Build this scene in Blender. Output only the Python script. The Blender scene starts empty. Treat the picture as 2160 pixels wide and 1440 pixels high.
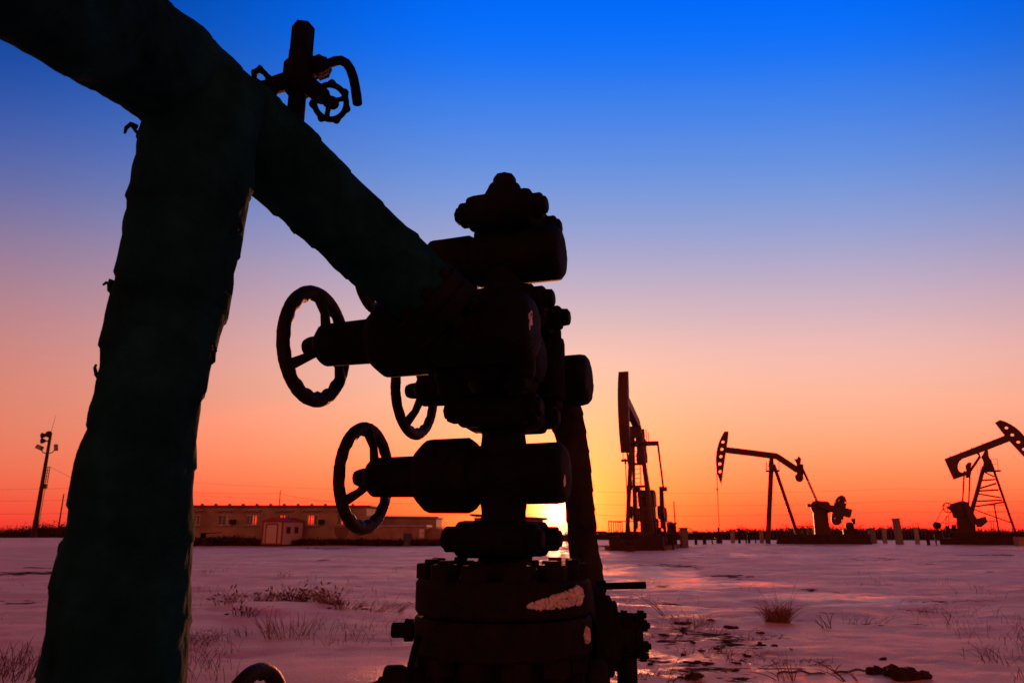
import bpy, math, random
import numpy as np
from mathutils import Vector, Matrix

# ------------------------------------------------------------------ camera, sky, sun, exposure
scene = bpy.context.scene
C = scene.collection
R = math.radians
random.seed(7)
rng = np.random.default_rng(11)

H = 1.10                                  # eye height
PITCH = math.atan(400.0 / 1500.0)         # camera tilted up
CT, ST = math.cos(PITCH), math.sin(PITCH)
cam_data = bpy.data.cameras.new('camera')
cam = bpy.data.objects.new('camera', cam_data)
C.objects.link(cam)
cam.location = (0, 0, H)
cam.rotation_euler = (R(90) + PITCH, 0, 0)
cam_data.lens = 25.0
cam_data.sensor_width = 36.0
cam_data.clip_start = 0.05
cam_data.clip_end = 12000
cam_data.dof.use_dof = True
cam_data.dof.focus_distance = 1.95
cam_data.dof.aperture_fstop = 9.0
scene.camera = cam

SUN_EL, SUN_AZ = R(1.4), R(3.55)         # azimuth measured from +Y towards +X
SUN = Vector((math.sin(SUN_AZ) * math.cos(SUN_EL), math.cos(SUN_AZ) * math.cos(SUN_EL), math.sin(SUN_EL)))


def lin(r, g, b):
    def f(c):
        c /= 255.0
        return c / 12.92 if c <= 0.04045 else ((c + 0.055) / 1.055) ** 2.4
    return (f(r), f(g), f(b), 1.0)


world = bpy.data.worlds.new('World')
scene.world = world
world.use_nodes = True


def build_sky():
    nt = world.node_tree
    N, L = nt.nodes, nt.links
    N.clear()
    out = N.new('ShaderNodeOutputWorld')
    bg = N.new('ShaderNodeBackground')
    L.new(bg.outputs[0], out.inputs[0])
    tc = N.new('ShaderNodeTexCoord')
    sep = N.new('ShaderNodeSeparateXYZ')
    nrm = N.new('ShaderNodeVectorMath'); nrm.operation = 'NORMALIZE'
    L.new(tc.outputs['Generated'], nrm.inputs[0])
    L.new(nrm.outputs[0], sep.inputs[0])

    def m(op, a, b=None, c=None):
        n = N.new('ShaderNodeMath'); n.operation = op
        for i, v in enumerate((a, b, c)):
            if v is None: continue
            if isinstance(v, (int, float)): n.inputs[i].default_value = v
            else: L.new(v, n.inputs[i])
        return n.outputs[0]

    def dot(v):
        n = N.new('ShaderNodeVectorMath'); n.operation = 'DOT_PRODUCT'
        L.new(nrm.outputs[0], n.inputs[0]); n.inputs[1].default_value = v
        return n.outputs['Value']

    def mix(fac, a, b, mode='MIX'):
        n = N.new('ShaderNodeMix'); n.data_type = 'RGBA'; n.blend_type = mode
        n.clamp_factor = True
        if isinstance(fac, (int, float)): n.inputs[0].default_value = fac
        else: L.new(fac, n.inputs[0])
        for i, v in ((6, a), (7, b)):
            if isinstance(v, tuple): n.inputs[i].default_value = v
            else: L.new(v, n.inputs[i])
        return n.outputs[2]

    # the warm band is widest towards the sunset and narrows along the horizon to either side
    flat = m('SQRT', m('SUBTRACT', 1.0, m('MULTIPLY', m('MULTIPLY', sep.outputs[0], sep.outputs[0]), 0.80)))
    elev = m('MULTIPLY', m('ARCSINE', m('MINIMUM', m('DIVIDE', sep.outputs[2], flat), 1.0)), 180 / math.pi)     # degrees

    def ramp(stops):
        n = N.new('ShaderNodeValToRGB')
        n.color_ramp.interpolation = 'B_SPLINE'
        e = n.color_ramp.elements
        while len(e) > 1: e.remove(e[-1])
        for i, (deg, col) in enumerate(stops):
            pos = deg / 90.0
            if i == 0:
                e[0].position = pos; e[0].color = lin(*col)
            else:
                k = e.new(pos); k.color = lin(*col)
        L.new(m('DIVIDE', elev, 90.0), n.inputs[0])
        return n.outputs[0]

    # towards the sun, and far from it
    front = ramp([(0, (255, 66, 50)), (1.2, (255, 90, 54)), (3, (255, 124, 68)), (6, (255, 160, 112)),
                  (9.5, (255, 180, 146)), (13, (250, 188, 174)), (16.5, (220, 182, 188)), (21, (174, 167, 202)),
                  (25, (134, 157, 214)), (29, (98, 144, 224)), (34, (48, 124, 236)), (37.5, (6, 112, 250)),
                  (41, (0, 106, 252)), (45, (0, 78, 196)), (50, (0, 46, 124)), (57, (2, 26, 72)), (66, (4, 17, 48)), (90, (4, 16, 46))])
    side = ramp([(0, (240, 50, 46)), (1.2, (244, 68, 52)), (4, (240, 104, 76)), (8, (226, 124, 98)),
                 (13, (204, 126, 118)), (17.5, (176, 126, 136)), (22, (140, 118, 150)), (26, (100, 106, 162)),
                 (31, (52, 86, 168)), (36, (14, 68, 154)), (42, (0, 50, 124)), (50, (0, 34, 90)),
                 (68, (2, 22, 64)), (90, (4, 18, 54))])
    back = ramp([(0, (170, 78, 70)), (6, (252, 116, 84)), (16, (255, 120, 86)), (28, (248, 110, 80)),
                 (40, (178, 80, 66)), (56, (66, 36, 44)), (74, (10, 18, 44)), (90, (4, 16, 46))])
    # horizontal angle away from a point a little right of the sun
    rad = m('SQRT', m('ADD', m('MULTIPLY', sep.outputs[0], sep.outputs[0]), m('MULTIPLY', sep.outputs[1], sep.outputs[1])))
    rad = m('MAXIMUM', rad, 0.02)
    a0 = R(12)
    ca = m('DIVIDE', dot((math.sin(a0), math.cos(a0), 0)), rad)
    ang = m('MULTIPLY', m('ARCCOSINE', m('MINIMUM', m('MAXIMUM', ca, -1.0), 1.0)), 180 / math.pi)

    ca2 = m('DIVIDE', dot((math.sin(R(4)), math.cos(R(4)), 0)), rad)
    ang2 = m('MULTIPLY', m('ARCCOSINE', m('MINIMUM', m('MAXIMUM', ca2, -1.0), 1.0)), 180 / math.pi)

    def sstep(v, lo, hi):
        n = N.new('ShaderNodeMapRange'); n.interpolation_type = 'SMOOTHSTEP'
        n.inputs[1].default_value = lo; n.inputs[2].default_value = hi
        L.new(v, n.inputs[0])
        return n.outputs[0]
    col = mix(sstep(ang, 12, 58), front, side)
    col = mix(sstep(ang2, 46, 84), col, back)
    # glow round the sun
    g = m('MULTIPLY', m('ARCCOSINE', m('MINIMUM', dot(tuple(SUN)), 1.0)), 180 / math.pi)

    def glow(width, c, power=1.0):
        f = m('EXPONENT', m('MULTIPLY', m('POWER', m('DIVIDE', g, width), power), -1.0))
        n = N.new('ShaderNodeVectorMath'); n.operation = 'SCALE'
        n.inputs[0].default_value = c
        L.new(f, n.inputs['Scale'])
        return n.outputs[0]
    col = mix(1.0, col, glow(9.0, (0.25, 0.23, 0.0), 1.3), 'ADD')
    col = mix(1.0, col, glow(3.0, (1.2, 0.80, 0.10), 1.0), 'ADD')
    col = mix(1.0, col, glow(1.05, (5.0, 4.0, 1.5), 1.5), 'ADD')
    # the red end of the sunset is brighter than the picture can hold
    low = m('MULTIPLY', m('SUBTRACT', 1.0, sstep(elev, 2.0, 11.0)), m('SUBTRACT', 1.0, sstep(ang, 12, 46)))
    boost = N.new('ShaderNodeCombineXYZ')
    L.new(m('MULTIPLY_ADD', low, 3.2, 1.0), boost.inputs[0]); boost.inputs[1].default_value = 1.0; boost.inputs[2].default_value = 1.0
    col = mix(1.0, col, boost.outputs[0], 'MULTIPLY')
    L.new(col, bg.inputs[0])
    bg.inputs[1].default_value = 1.0


build_sky()

sun_data = bpy.data.lights.new('sun', 'SUN')
sun_data.energy = 5.0
sun_data.angle = R(0.6)
sun_data.color = (1.0, 0.27, 0.10)
sun = bpy.data.objects.new('sun', sun_data)
C.objects.link(sun)
sun.rotation_euler = (-SUN).to_track_quat('-Z', 'Y').to_euler()

vs = scene.view_settings
vs.view_transform = 'Standard'
vs.look = 'None'
vs.exposure = 0.0
vs.gamma = 1.0
vs.use_curve_mapping = False


# ------------------------------------------------------------------ geometry helpers
def ray(px, py):
    u, v = (px - 1080) / 1500.0, (720 - py) / 1500.0
    return Vector((u, CT - v * ST, ST + v * CT))


def at(px, py, Y):                          # point at horizontal distance Y
    d = ray(px, py)
    return Vector((0, 0, H)) + d * (Y / d.y)


def atd(px, py, cd):                        # point at depth cd from the lens
    return Vector((0, 0, H)) + ray(px, py) * cd


def zat(py, Y):
    return H + Y * math.tan(PITCH + math.atan((720 - py) / 1500.0))


def frame(axis):
    a = Vector(axis).normalized()
    up = Vector((0, 0, 1)) if abs(a.z) < 0.95 else Vector((0, 1, 0))
    e1 = up.cross(a).normalized()
    e2 = a.cross(e1).normalized()
    return a, e1, e2


class MB:
    def __init__(s):
        s.v = []; s.f = []

    def quadgrid(s, rows, closed_u=True, cap0=False, cap1=False):
        b = len(s.v); n = len(rows[0])
        for r in rows: s.v.extend(tuple(p) for p in r)
        for i in range(len(rows) - 1):
            for j in range(n if closed_u else n - 1):
                k = (j + 1) % n
                s.f.append((b + i * n + j, b + i * n + k, b + (i + 1) * n + k, b + (i + 1) * n + j))
        if cap0: s.f.append(tuple(b + j for j in reversed(range(n))))
        if cap1: s.f.append(tuple(b + (len(rows) - 1) * n + j for j in range(n)))
        return s

    def lathe(s, o, axis, prof, n=24, phase=0.0, sq=1.0):
        a, e1, e2 = frame(axis); o = Vector(o)
        rows = []
        for t, r in prof:
            r = max(r, 1e-4)
            rows.append([o + a * t + (e1 * math.cos(2 * math.pi * j / n + phase) + e2 * sq * math.sin(2 * math.pi * j / n + phase)) * r for j in range(n)])
        return s.quadgrid(rows, True, True, True)

    def cyl(s, p0, p1, r0, r1=None, n=12):
        p0, p1 = Vector(p0), Vector(p1)
        return s.lathe(p0, p1 - p0, [(0, r0), ((p1 - p0).length, r0 if r1 is None else r1)], n)

    def hexnut(s, o, axis, r, h, ch=0.15, phase=0.0):
        c = r * ch
        return s.lathe(o, axis, [(0, r), (h - c * 0.6, r), (h, r - c)], 6, phase)

    def tube(s, pts, radii, n=10, cap=True):
        pts = [Vector(p) for p in pts]
        rows = []; prev = None
        for i, p in enumerate(pts):
            d = (pts[min(i + 1, len(pts) - 1)] - pts[max(i - 1, 0)]).normalized()
            if prev is None:
                _, e1, e2 = frame(d)
            else:
                e1 = (prev - d * prev.dot(d)).normalized(); e2 = d.cross(e1)
            prev = e1
            r = radii[i] if hasattr(radii, '__len__') else radii
            rows.append([p + (e1 * math.cos(2 * math.pi * j / n) + e2 * math.sin(2 * math.pi * j / n)) * r for j in range(n)])
        return s.quadgrid(rows, True, cap, cap)

    def box(s, c, size, m=None):
        c = Vector(c); x, y, z = (k / 2 for k in size); b = len(s.v)
        for dx, dy, dz in ((-x, -y, -z), (x, -y, -z), (x, y, -z), (-x, y, -z), (-x, -y, z), (x, -y, z), (x, y, z), (-x, y, z)):
            p = Vector((dx, dy, dz))
            if m is not None: p = m @ p
            s.v.append(tuple(c + p))
        for q in ((0, 3, 2, 1), (4, 5, 6, 7), (0, 1, 5, 4), (1, 2, 6, 5), (2, 3, 7, 6), (3, 0, 4, 7)):
            s.f.append(tuple(b + k for k in q))
        return s

    def bar(s, p0, p1, w, h):
        p0, p1 = Vector(p0), Vector(p1)
        a, e1, e2 = frame(p1 - p0)
        m = Matrix((e1, e2, a)).transposed()
        return s.box((p0 + p1) / 2, (w, h, (p1 - p0).length), m)

    def prism(s, outline, y0, y1):           # outline in local x,z; extruded along y
        b = len(s.v); n = len(outline)
        area = sum(outline[i][0] * outline[(i + 1) % n][1] - outline[(i + 1) % n][0] * outline[i][1] for i in range(n))
        if area < 0: outline = outline[::-1]
        for y in (y0, y1):
            s.v.extend((x, y, z) for x, z in outline)
        s.f.append(tuple(b + i for i in range(n)))
        s.f.append(tuple(b + n + i for i in reversed(range(n))))
        for i in range(n):
            j = (i + 1) % n
            s.f.append((b + i, b + n + i, b + n + j, b + j))
        return s

    def build(s, name, mat, parent=None, smooth=35, rough=0.0, rel=True):
        v = np.array(s.v, dtype=float)
        if rough > 0:
            v = v + rng.normal(0, rough, v.shape)
        if parent is not None and rel:
            o = parent
            while o is not None:
                v = v - np.array(o.location); o = o.parent
        me = bpy.data.meshes.new(name)
        me.from_pydata(v.tolist(), [], s.f)
        me.materials.append(M[mat])
        if smooth:
            me.polygons.foreach_set('use_smooth', [True] * len(me.polygons))
            me.set_sharp_from_angle(angle=R(smooth))
        me.update()
        ob = bpy.data.objects.new(name, me)
        C.objects.link(ob)
        if parent is not None: ob.parent = parent
        return ob


def thing(name, label, cat, loc=(0, 0, 0), rz=0.0, group=None):
    o = bpy.data.objects.new(name, None)
    o.empty_display_size = 0.2
    C.objects.link(o)
    o.location = loc; o.rotation_euler = (0, 0, rz)
    return tag(o, label, cat, group)


def tag(o, label=None, cat=None, group=None, kind=None):
    if label: o['label'] = label
    if cat: o['category'] = cat
    if group: o['group'] = group
    if kind: o['kind'] = kind
    return o


# smooth lattice noise for meshes
_P = rng.random((256, 256))


def vnoise(x, y):
    x = np.asarray(x, float); y = np.asarray(y, float)
    xi = np.floor(x).astype(int); yi = np.floor(y).astype(int)
    fx = x - xi; fy = y - yi
    fx = fx * fx * (3 - 2 * fx); fy = fy * fy * (3 - 2 * fy)
    a = _P[xi % 256, yi % 256]; b = _P[(xi + 1) % 256, yi % 256]
    c = _P[xi % 256, (yi + 1) % 256]; d = _P[(xi + 1) % 256, (yi + 1) % 256]
    return (a * (1 - fx) + b * fx) * (1 - fy) + (c * (1 - fx) + d * fx) * fy - 0.5


def fbm(x, y, o=4):
    t = 0; a = 1.0
    for i in range(o):
        t = t + a * vnoise(x * 2 ** i + 17.3 * i, y * 2 ** i + 5.1 * i); a *= 0.5
    return t


# ------------------------------------------------------------------ materials
M = {}


def mat(name, base, rough=0.7, metal=0.0, var=0.25, scale=6.0, bump=0.0, bscale=60.0, spec=0.5, col2=None, thresh=None):
    m = bpy.data.materials.new(name); m.use_nodes = True
    nt = m.node_tree; N, L = nt.nodes, nt.links
    b = N['Principled BSDF']
    b.inputs['Roughness'].default_value = rough
    b.inputs['Metallic'].default_value = metal
    b.inputs['Specular IOR Level'].default_value = spec
    tc = N.new('ShaderNodeTexCoord')
    n = N.new('ShaderNodeTexNoise')
    n.inputs['Scale'].default_value = scale; n.inputs['Detail'].default_value = 8; n.inputs['Roughness'].default_value = 0.62
    L.new(tc.outputs['Object'], n.inputs['Vector'])
    r = N.new('ShaderNodeValToRGB')
    lo, hi = thresh if thresh else (0.3, 0.72)
    r.color_ramp.elements[0].position = lo; r.color_ramp.elements[1].position = hi
    c2 = col2 if col2 else tuple(min(1, c * (1 + var)) for c in base)
    c1 = base if col2 else tuple(c * (1 - var) for c in base)
    r.color_ramp.elements[0].color = (*c1, 1); r.color_ramp.elements[1].color = (*c2, 1)
    L.new(n.outputs['Fac'], r.inputs[0]); L.new(r.outputs[0], b.inputs['Base Color'])
    if bump > 0:
        n2 = N.new('ShaderNodeTexNoise'); n2.inputs['Scale'].default_value = bscale; n2.inputs['Detail'].default_value = 6
        L.new(tc.outputs['Object'], n2.inputs['Vector'])
        bp = N.new('ShaderNodeBump'); bp.inputs['Strength'].default_value = bump; bp.inputs['Distance'].default_value = 0.01
        L.new(n2.outputs['Fac'], bp.inputs['Height']); L.new(bp.outputs[0], b.inputs['Normal'])
    M[name] = m
    return m


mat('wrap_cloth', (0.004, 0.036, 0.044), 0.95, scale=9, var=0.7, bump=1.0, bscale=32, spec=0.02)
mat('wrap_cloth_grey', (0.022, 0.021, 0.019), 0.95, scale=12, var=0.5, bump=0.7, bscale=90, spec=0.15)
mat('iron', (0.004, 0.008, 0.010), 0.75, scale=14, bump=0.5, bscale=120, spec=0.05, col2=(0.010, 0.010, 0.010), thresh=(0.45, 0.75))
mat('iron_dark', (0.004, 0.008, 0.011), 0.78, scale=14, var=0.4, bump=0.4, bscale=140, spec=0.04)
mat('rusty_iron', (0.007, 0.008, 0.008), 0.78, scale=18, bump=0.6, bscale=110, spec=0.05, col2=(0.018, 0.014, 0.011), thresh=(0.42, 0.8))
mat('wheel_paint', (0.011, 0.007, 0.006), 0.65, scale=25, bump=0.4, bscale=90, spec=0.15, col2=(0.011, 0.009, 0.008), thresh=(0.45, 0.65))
mat('pump_steel', (0.07, 0.026, 0.020), 0.6, scale=2.0, var=0.3, spec=0.3)
mat('pump_dark', (0.04, 0.018, 0.015), 0.7, scale=2.0, var=0.3, spec=0.2)
mat('concrete', (0.30, 0.27, 0.25), 0.9, scale=3, var=0.25, bump=0.3, bscale=15, spec=0.1)
mat('plaster', (0.32, 0.255, 0.21), 0.92, scale=0.5, spec=0.1, col2=(0.16, 0.115, 0.095), thresh=(0.44, 0.74), bump=0.2, bscale=8)
mat('brick_wall', (0.24, 0.155, 0.12), 0.92, scale=1.2, spec=0.1, col2=(0.34, 0.27, 0.22), thresh=(0.42, 0.7), bump=0.3, bscale=10)
mat('dark_brown', (0.16, 0.10, 0.08), 0.95, scale=3, var=0.3, spec=0.1)
mat('roof_red', (0.22, 0.03, 0.025), 0.9, scale=3, var=0.3)
mat('white_panel', (0.40, 0.37, 0.36), 0.5, scale=3, var=0.08)
mat('red_trim', (0.24, 0.025, 0.02), 0.85, scale=4, var=0.2)
mat('frame_white', (0.55, 0.52, 0.50), 0.5, scale=4, var=0.1)
mat('dark_void', (0.02, 0.016, 0.015), 0.9, scale=3, var=0.2)
mat('interior', (0.12, 0.09, 0.08), 0.9, scale=1, var=0.2)
mat('wood_pole', (0.09, 0.06, 0.045), 0.9, scale=4, var=0.3)
mat('blue_plastic', (0.03, 0.05, 0.10), 0.5, scale=5, var=0.2)
mat('pale_cabinet', (0.15, 0.125, 0.12), 0.6, scale=4, var=0.15)
mat('straw', (0.20, 0.10, 0.055), 0.85, scale=9, var=0.45, spec=0.1)
mat('straw_dark', (0.10, 0.045, 0.03), 0.85, scale=9, var=0.4, spec=0.1)
mat('scrub', (0.055, 0.032, 0.022), 0.9, scale=0.4, var=0.5, spec=0.1)
mat('soil', (0.045, 0.025, 0.018), 0.95, scale=10, var=0.5, bump=0.8, bscale=50, spec=0.1)
mat('wire', (0.05, 0.04, 0.04), 0.6)
mat('lamp_glass', (0.25, 0.25, 0.27), 0.2)


def glass_mat():
    m = bpy.data.materials.new('window_glass'); m.use_nodes = True
    nt = m.node_tree; N, L = nt.nodes, nt.links
    N.remove(N['Principled BSDF'])
    t = N.new('ShaderNodeBsdfTransparent'); t.inputs[0].default_value = (0.75, 0.72, 0.7, 1)
    g = N.new('ShaderNodeBsdfGlossy'); g.inputs['Roughness'].default_value = 0.06
    n = N.new('ShaderNodeTexNoise'); n.inputs['Scale'].default_value = 3
    mr = N.new('ShaderNodeMapRange'); mr.inputs[3].default_value = 0.06; mr.inputs[4].default_value = 0.16
    x = N.new('ShaderNodeMixShader')
    L.new(n.outputs[0], mr.inputs[0]); L.new(mr.outputs[0], x.inputs[0])
    L.new(t.outputs[0], x.inputs[1]); L.new(g.outputs[0], x.inputs[2])
    L.new(x.outputs[0], N['Material Output'].inputs[0])
    M['window_glass'] = m


glass_mat()


def snow_mat(name, ground):
    m = bpy.data.materials.new(name); m.use_nodes = True
    nt = m.node_tree; N, L = nt.nodes, nt.links
    b = N['Principled BSDF']
    tc = N.new('ShaderNodeTexCoord')

    def noise(scale, detail, sx=1, sy=1, rough=0.6):
        mp = N.new('ShaderNodeMapping'); mp.inputs['Scale'].default_value = (sx, sy, 1)
        L.new(tc.outputs['Object'], mp.inputs[0])
        n = N.new('ShaderNodeTexNoise'); n.inputs['Scale'].default_value = scale
        n.inputs['Detail'].default_value = detail; n.inputs['Roughness'].default_value = rough
        L.new(mp.outputs[0], n.inputs['Vector'])
        return n.outputs['Fac']

    def rng_(v, lo, hi, a, c):
        n = N.new('ShaderNodeMapRange'); n.inputs[1].default_value = lo; n.inputs[2].default_value = hi
        n.inputs[3].default_value = a; n.inputs[4].default_value = c
        L.new(v, n.inputs[0]); return n.outputs[0]

    def mixc(f, a, c):
        n = N.new('ShaderNodeMix'); n.data_type = 'RGBA'
        L.new(f, n.inputs[0])
        for i, v in ((6, a), (7, c)):
            if isinstance(v, tuple): n.inputs[i].default_value = v
            else: L.new(v, n.inputs[i])
        return n.outputs[2]
    if ground:
        col = mixc(rng_(noise(0.5, 6, 0.5, 1.6), 0.35, 0.7, 0, 1), (0.80, 0.53, 0.40, 1), (0.56, 0.35, 0.25, 1))
        # soil showing through where the wind scoured the snow (painted into the mesh as an attribute)
        at_ = N.new('ShaderNodeAttribute'); at_.attribute_name = 'scour'
        mul = N.new('ShaderNodeMath'); mul.operation = 'ADD'
        L.new(at_.outputs['Fac'], mul.inputs[0])
        L.new(rng_(noise(3.2, 10, 0.6, 1.1, 0.72), 0.3, 0.7, -0.42, 0.42), mul.inputs[1])
        soil = rng_(mul.outputs[0], 0.46, 0.54, 0, 1)
        col = mixc(soil, col, (0.055, 0.032, 0.024, 1))
        L.new(col, b.inputs['Base Color'])
        ro = N.new('ShaderNodeMath'); ro.operation = 'MAXIMUM'
        L.new(rng_(noise(1.1, 5, 0.35, 1.5), 0.35, 0.65, 0.34, 0.55), ro.inputs[0]); L.new(rng_(soil, 0, 1, 0, 0.95), ro.inputs[1])
        L.new(ro.outputs[0], b.inputs['Roughness'])
        L.new(rng_(soil, 0, 1, 0.25, 0.03), b.inputs['Specular IOR Level'])
        gl = N.new('ShaderNodeAttribute'); gl.attribute_name = 'glaze'          # wind-glazed, icy crust
        ga = N.new('ShaderNodeMath'); ga.operation = 'ADD'
        L.new(gl.outputs['Fac'], ga.inputs[0]); L.new(rng_(noise(2.2, 8, 0.4, 1.5, 0.65), 0.3, 0.7, -0.5, 0.5), ga.inputs[1])
        ice = rng_(ga.outputs[0], 0.4, 0.85, 0.0, 1.0)
        cw = N.new('ShaderNodeMath'); cw.operation = 'MULTIPLY'
        L.new(rng_(ice, 0, 1, 0.06, 0.9), cw.inputs[0]); L.new(rng_(soil, 0, 1, 1.0, 0.0), cw.inputs[1])
        L.new(cw.outputs[0], b.inputs['Coat Weight'])
        b.inputs['Coat IOR'].default_value = 1.45
        L.new(rng_(ice, 0, 1, 0.45, 0.16), b.inputs['Coat Roughness'])
        bp = N.new('ShaderNodeBump'); bp.inputs['Strength'].default_value = 0.8; bp.inputs['Distance'].default_value = 0.05
        ad = N.new('ShaderNodeMath'); ad.operation = 'ADD'
        L.new(noise(4.5, 9, 0.6, 1.2, 0.68), ad.inputs[0]); L.new(noise(40, 4), ad.inputs[1])
        L.new(ad.outputs[0], bp.inputs['Height']); L.new(bp.outputs[0], b.inputs['Normal']); L.new(bp.outputs[0], b.inputs['Coat Normal'])
    else:
        b.inputs['Base Color'].default_value = (0.78, 0.78, 0.80, 1)
        L.new(rng_(noise(20, 4), 0.3, 0.7, 0.5, 0.8), b.inputs['Roughness'])
        L.new(mixc(rng_(noise(30, 5), 0.3, 0.7, 0, 1), (0.72, 0.72, 0.74, 1), (0.40, 0.39, 0.40, 1)), b.inputs['Base Color'])
        bq = N.new('ShaderNodeBump'); bq.inputs['Strength'].default_value = 1.0; bq.inputs['Distance'].default_value = 0.006
        L.new(noise(160, 4), bq.inputs['Height']); L.new(bq.outputs[0], b.inputs['Normal'])
    M[name] = m


snow_mat('snow_ground', True)
snow_mat('snow', False)

# ------------------------------------------------------------------ ground
# spots of bare soil, given as (pixel x, pixel y, half width px, half height px, strength)
SCOUR = [(1430, 1196, 80, 7, 0.62), (1540, 1214, 60, 5, 0.62), (1440, 1178, 40, 3, 0.4), (40, 1212, 90, 4, 0.75), (70, 1199, 50, 2, 0.6),
         (30, 1265, 60, 12, 0.55), (700, 1183, 60, 3, 0.5), (500, 1190, 70, 5, 0.42), (1480, 1275, 130, 4, 0.5), (2000, 1268, 200, 9, 0.36),
         (1950, 1280, 130, 5, 0.40), (2080, 1170, 110, 3, 0.62), (1500, 1345, 130, 26, 0.56), (1480, 1415, 140, 26, 0.56), (1380, 1390, 70, 45, 0.54),
         (1560, 1380, 60, 8, 0.5), (1720, 1250, 80, 5, 0.42), (1960, 1188, 120, 3, 0.42), (1390, 1240, 50, 5, 0.46), (1620, 1175, 80, 4, 0.44),
         (760, 1238, 90, 3, 0.4), (600, 1250, 140, 6, 0.36), (1345, 1153, 130, 4, 0.7), (2080, 1140, 160, 5, 0.6), (1690, 1150, 130, 3, 0.5),
         (1760, 1296, 60, 5, 0.46), (1430, 1330, 70, 14, 0.5), (1600, 1330, 60, 10, 0.46), (1530, 1425, 70, 10, 0.5), (1420, 1360, 50, 20, 0.46), (480, 1330, 90, 8, 0.34), (620, 1275, 140, 9, 0.40), (1860, 1180, 140, 3, 0.44), (1880, 1312, 150, 5, 0.40), (2060, 1208, 90, 4, 0.46), (430, 1195, 60, 3, 0.5), (900, 1200, 80, 4, 0.4), (1690, 1200, 60, 3, 0.4), (30, 1300, 60, 8, 0.42), (1640, 1412, 90, 5, 0.44), (1900, 1425, 90, 12, 0.5), (700, 1156, 120, 3, 0.55)]


# icy spots that catch the low sky, in the same form
GLAZE = [(1360, 1216, 140, 20, 1.25), (1580, 1232, 130, 9, 1.05), (1760, 1262, 190, 10, 0.9), (1560, 1172, 200, 8, 0.6), (1740, 1432, 130, 14, 0.8),
         (1460, 1283, 150, 5, 0.8), (1900, 1205, 200, 8, 0.45), (880, 1215, 120, 8, 0.5), (620, 1380, 160, 12, 0.35), (1250, 1165, 80, 6, 0.8)]
_dr = np.random.default_rng(77)
DENTS = [(_dr.uniform(-6, 8), _dr.uniform(6, 16), _dr.uniform(0.10, 0.30), _dr.uniform(0.06, 0.14), _dr.uniform(0.012, 0.035)) for _ in range(120)]

DENT_A = np.array(DENTS)


def ground_height(X, Y):
    D = np.hypot(X, Y)
    amp = np.clip((D - 3) / 6, 0, 1) * np.clip(1 - (D - 45) / 40, 0.0, 1)
    z = 0.13 * fbm(X * 0.22 + 3, Y * 0.42 + 9, 4) + 0.035 * fbm(X * 0.55, Y * 1.5 + 40, 3)
    rip = fbm(X * 0.5 + 7, Y * 1.3, 3)
    z = z + 0.014 * np.abs(np.sin(Y * 3.0 + X * 0.7 + 7 * rip)) * np.clip(rip + 0.45, 0, 1)
    z = z + 0.020 * fbm(X * 3.2, Y * 6, 3)
    z = z + 0.020 * fbm(X * 1.3 + 11, Y * 2.6 + 2, 4)
    z = z * amp
    near = (np.abs(X) < 12) & (Y > 5) & (Y < 18)
    if np.any(near):
        xn, yn = X[near], Y[near]; dz = np.zeros_like(xn)
        if xn.size < 64:
            da = DENT_A
            dz = -np.sum(da[:, 4] * np.exp(-(((xn[:, None] - da[:, 0] + 0.4 * (yn[:, None] - da[:, 1])) / da[:, 2]) ** 2 + ((yn[:, None] - da[:, 1]) / da[:, 3]) ** 2)), axis=1)
        else:
          for (cx, cy, wx, wy, dp) in DENTS:
            dz -= dp * np.exp(-(((xn - cx + 0.4 * (yn - cy)) / wx) ** 2 + ((yn - cy) / wy) ** 2))
        z = z.copy(); z[near] += dz
    # low mound with grass left of the well
    z = z + 0.13 * np.exp(-(((X + 3.2) / 1.7) ** 2 + ((Y - 10.6) / 0.75) ** 2))
    z = z + 0.10 * np.exp(-(((X - 4.4) / 0.9) ** 2 + ((Y - 10.3) / 0.7) ** 2))
    # a bank of piled snow towards the edge of the site
    z = z + 0.35 * np.exp(-((Y - 88) / 9) ** 2) * np.clip((-X - 8) / 20, 0, 1)
    return z


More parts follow.
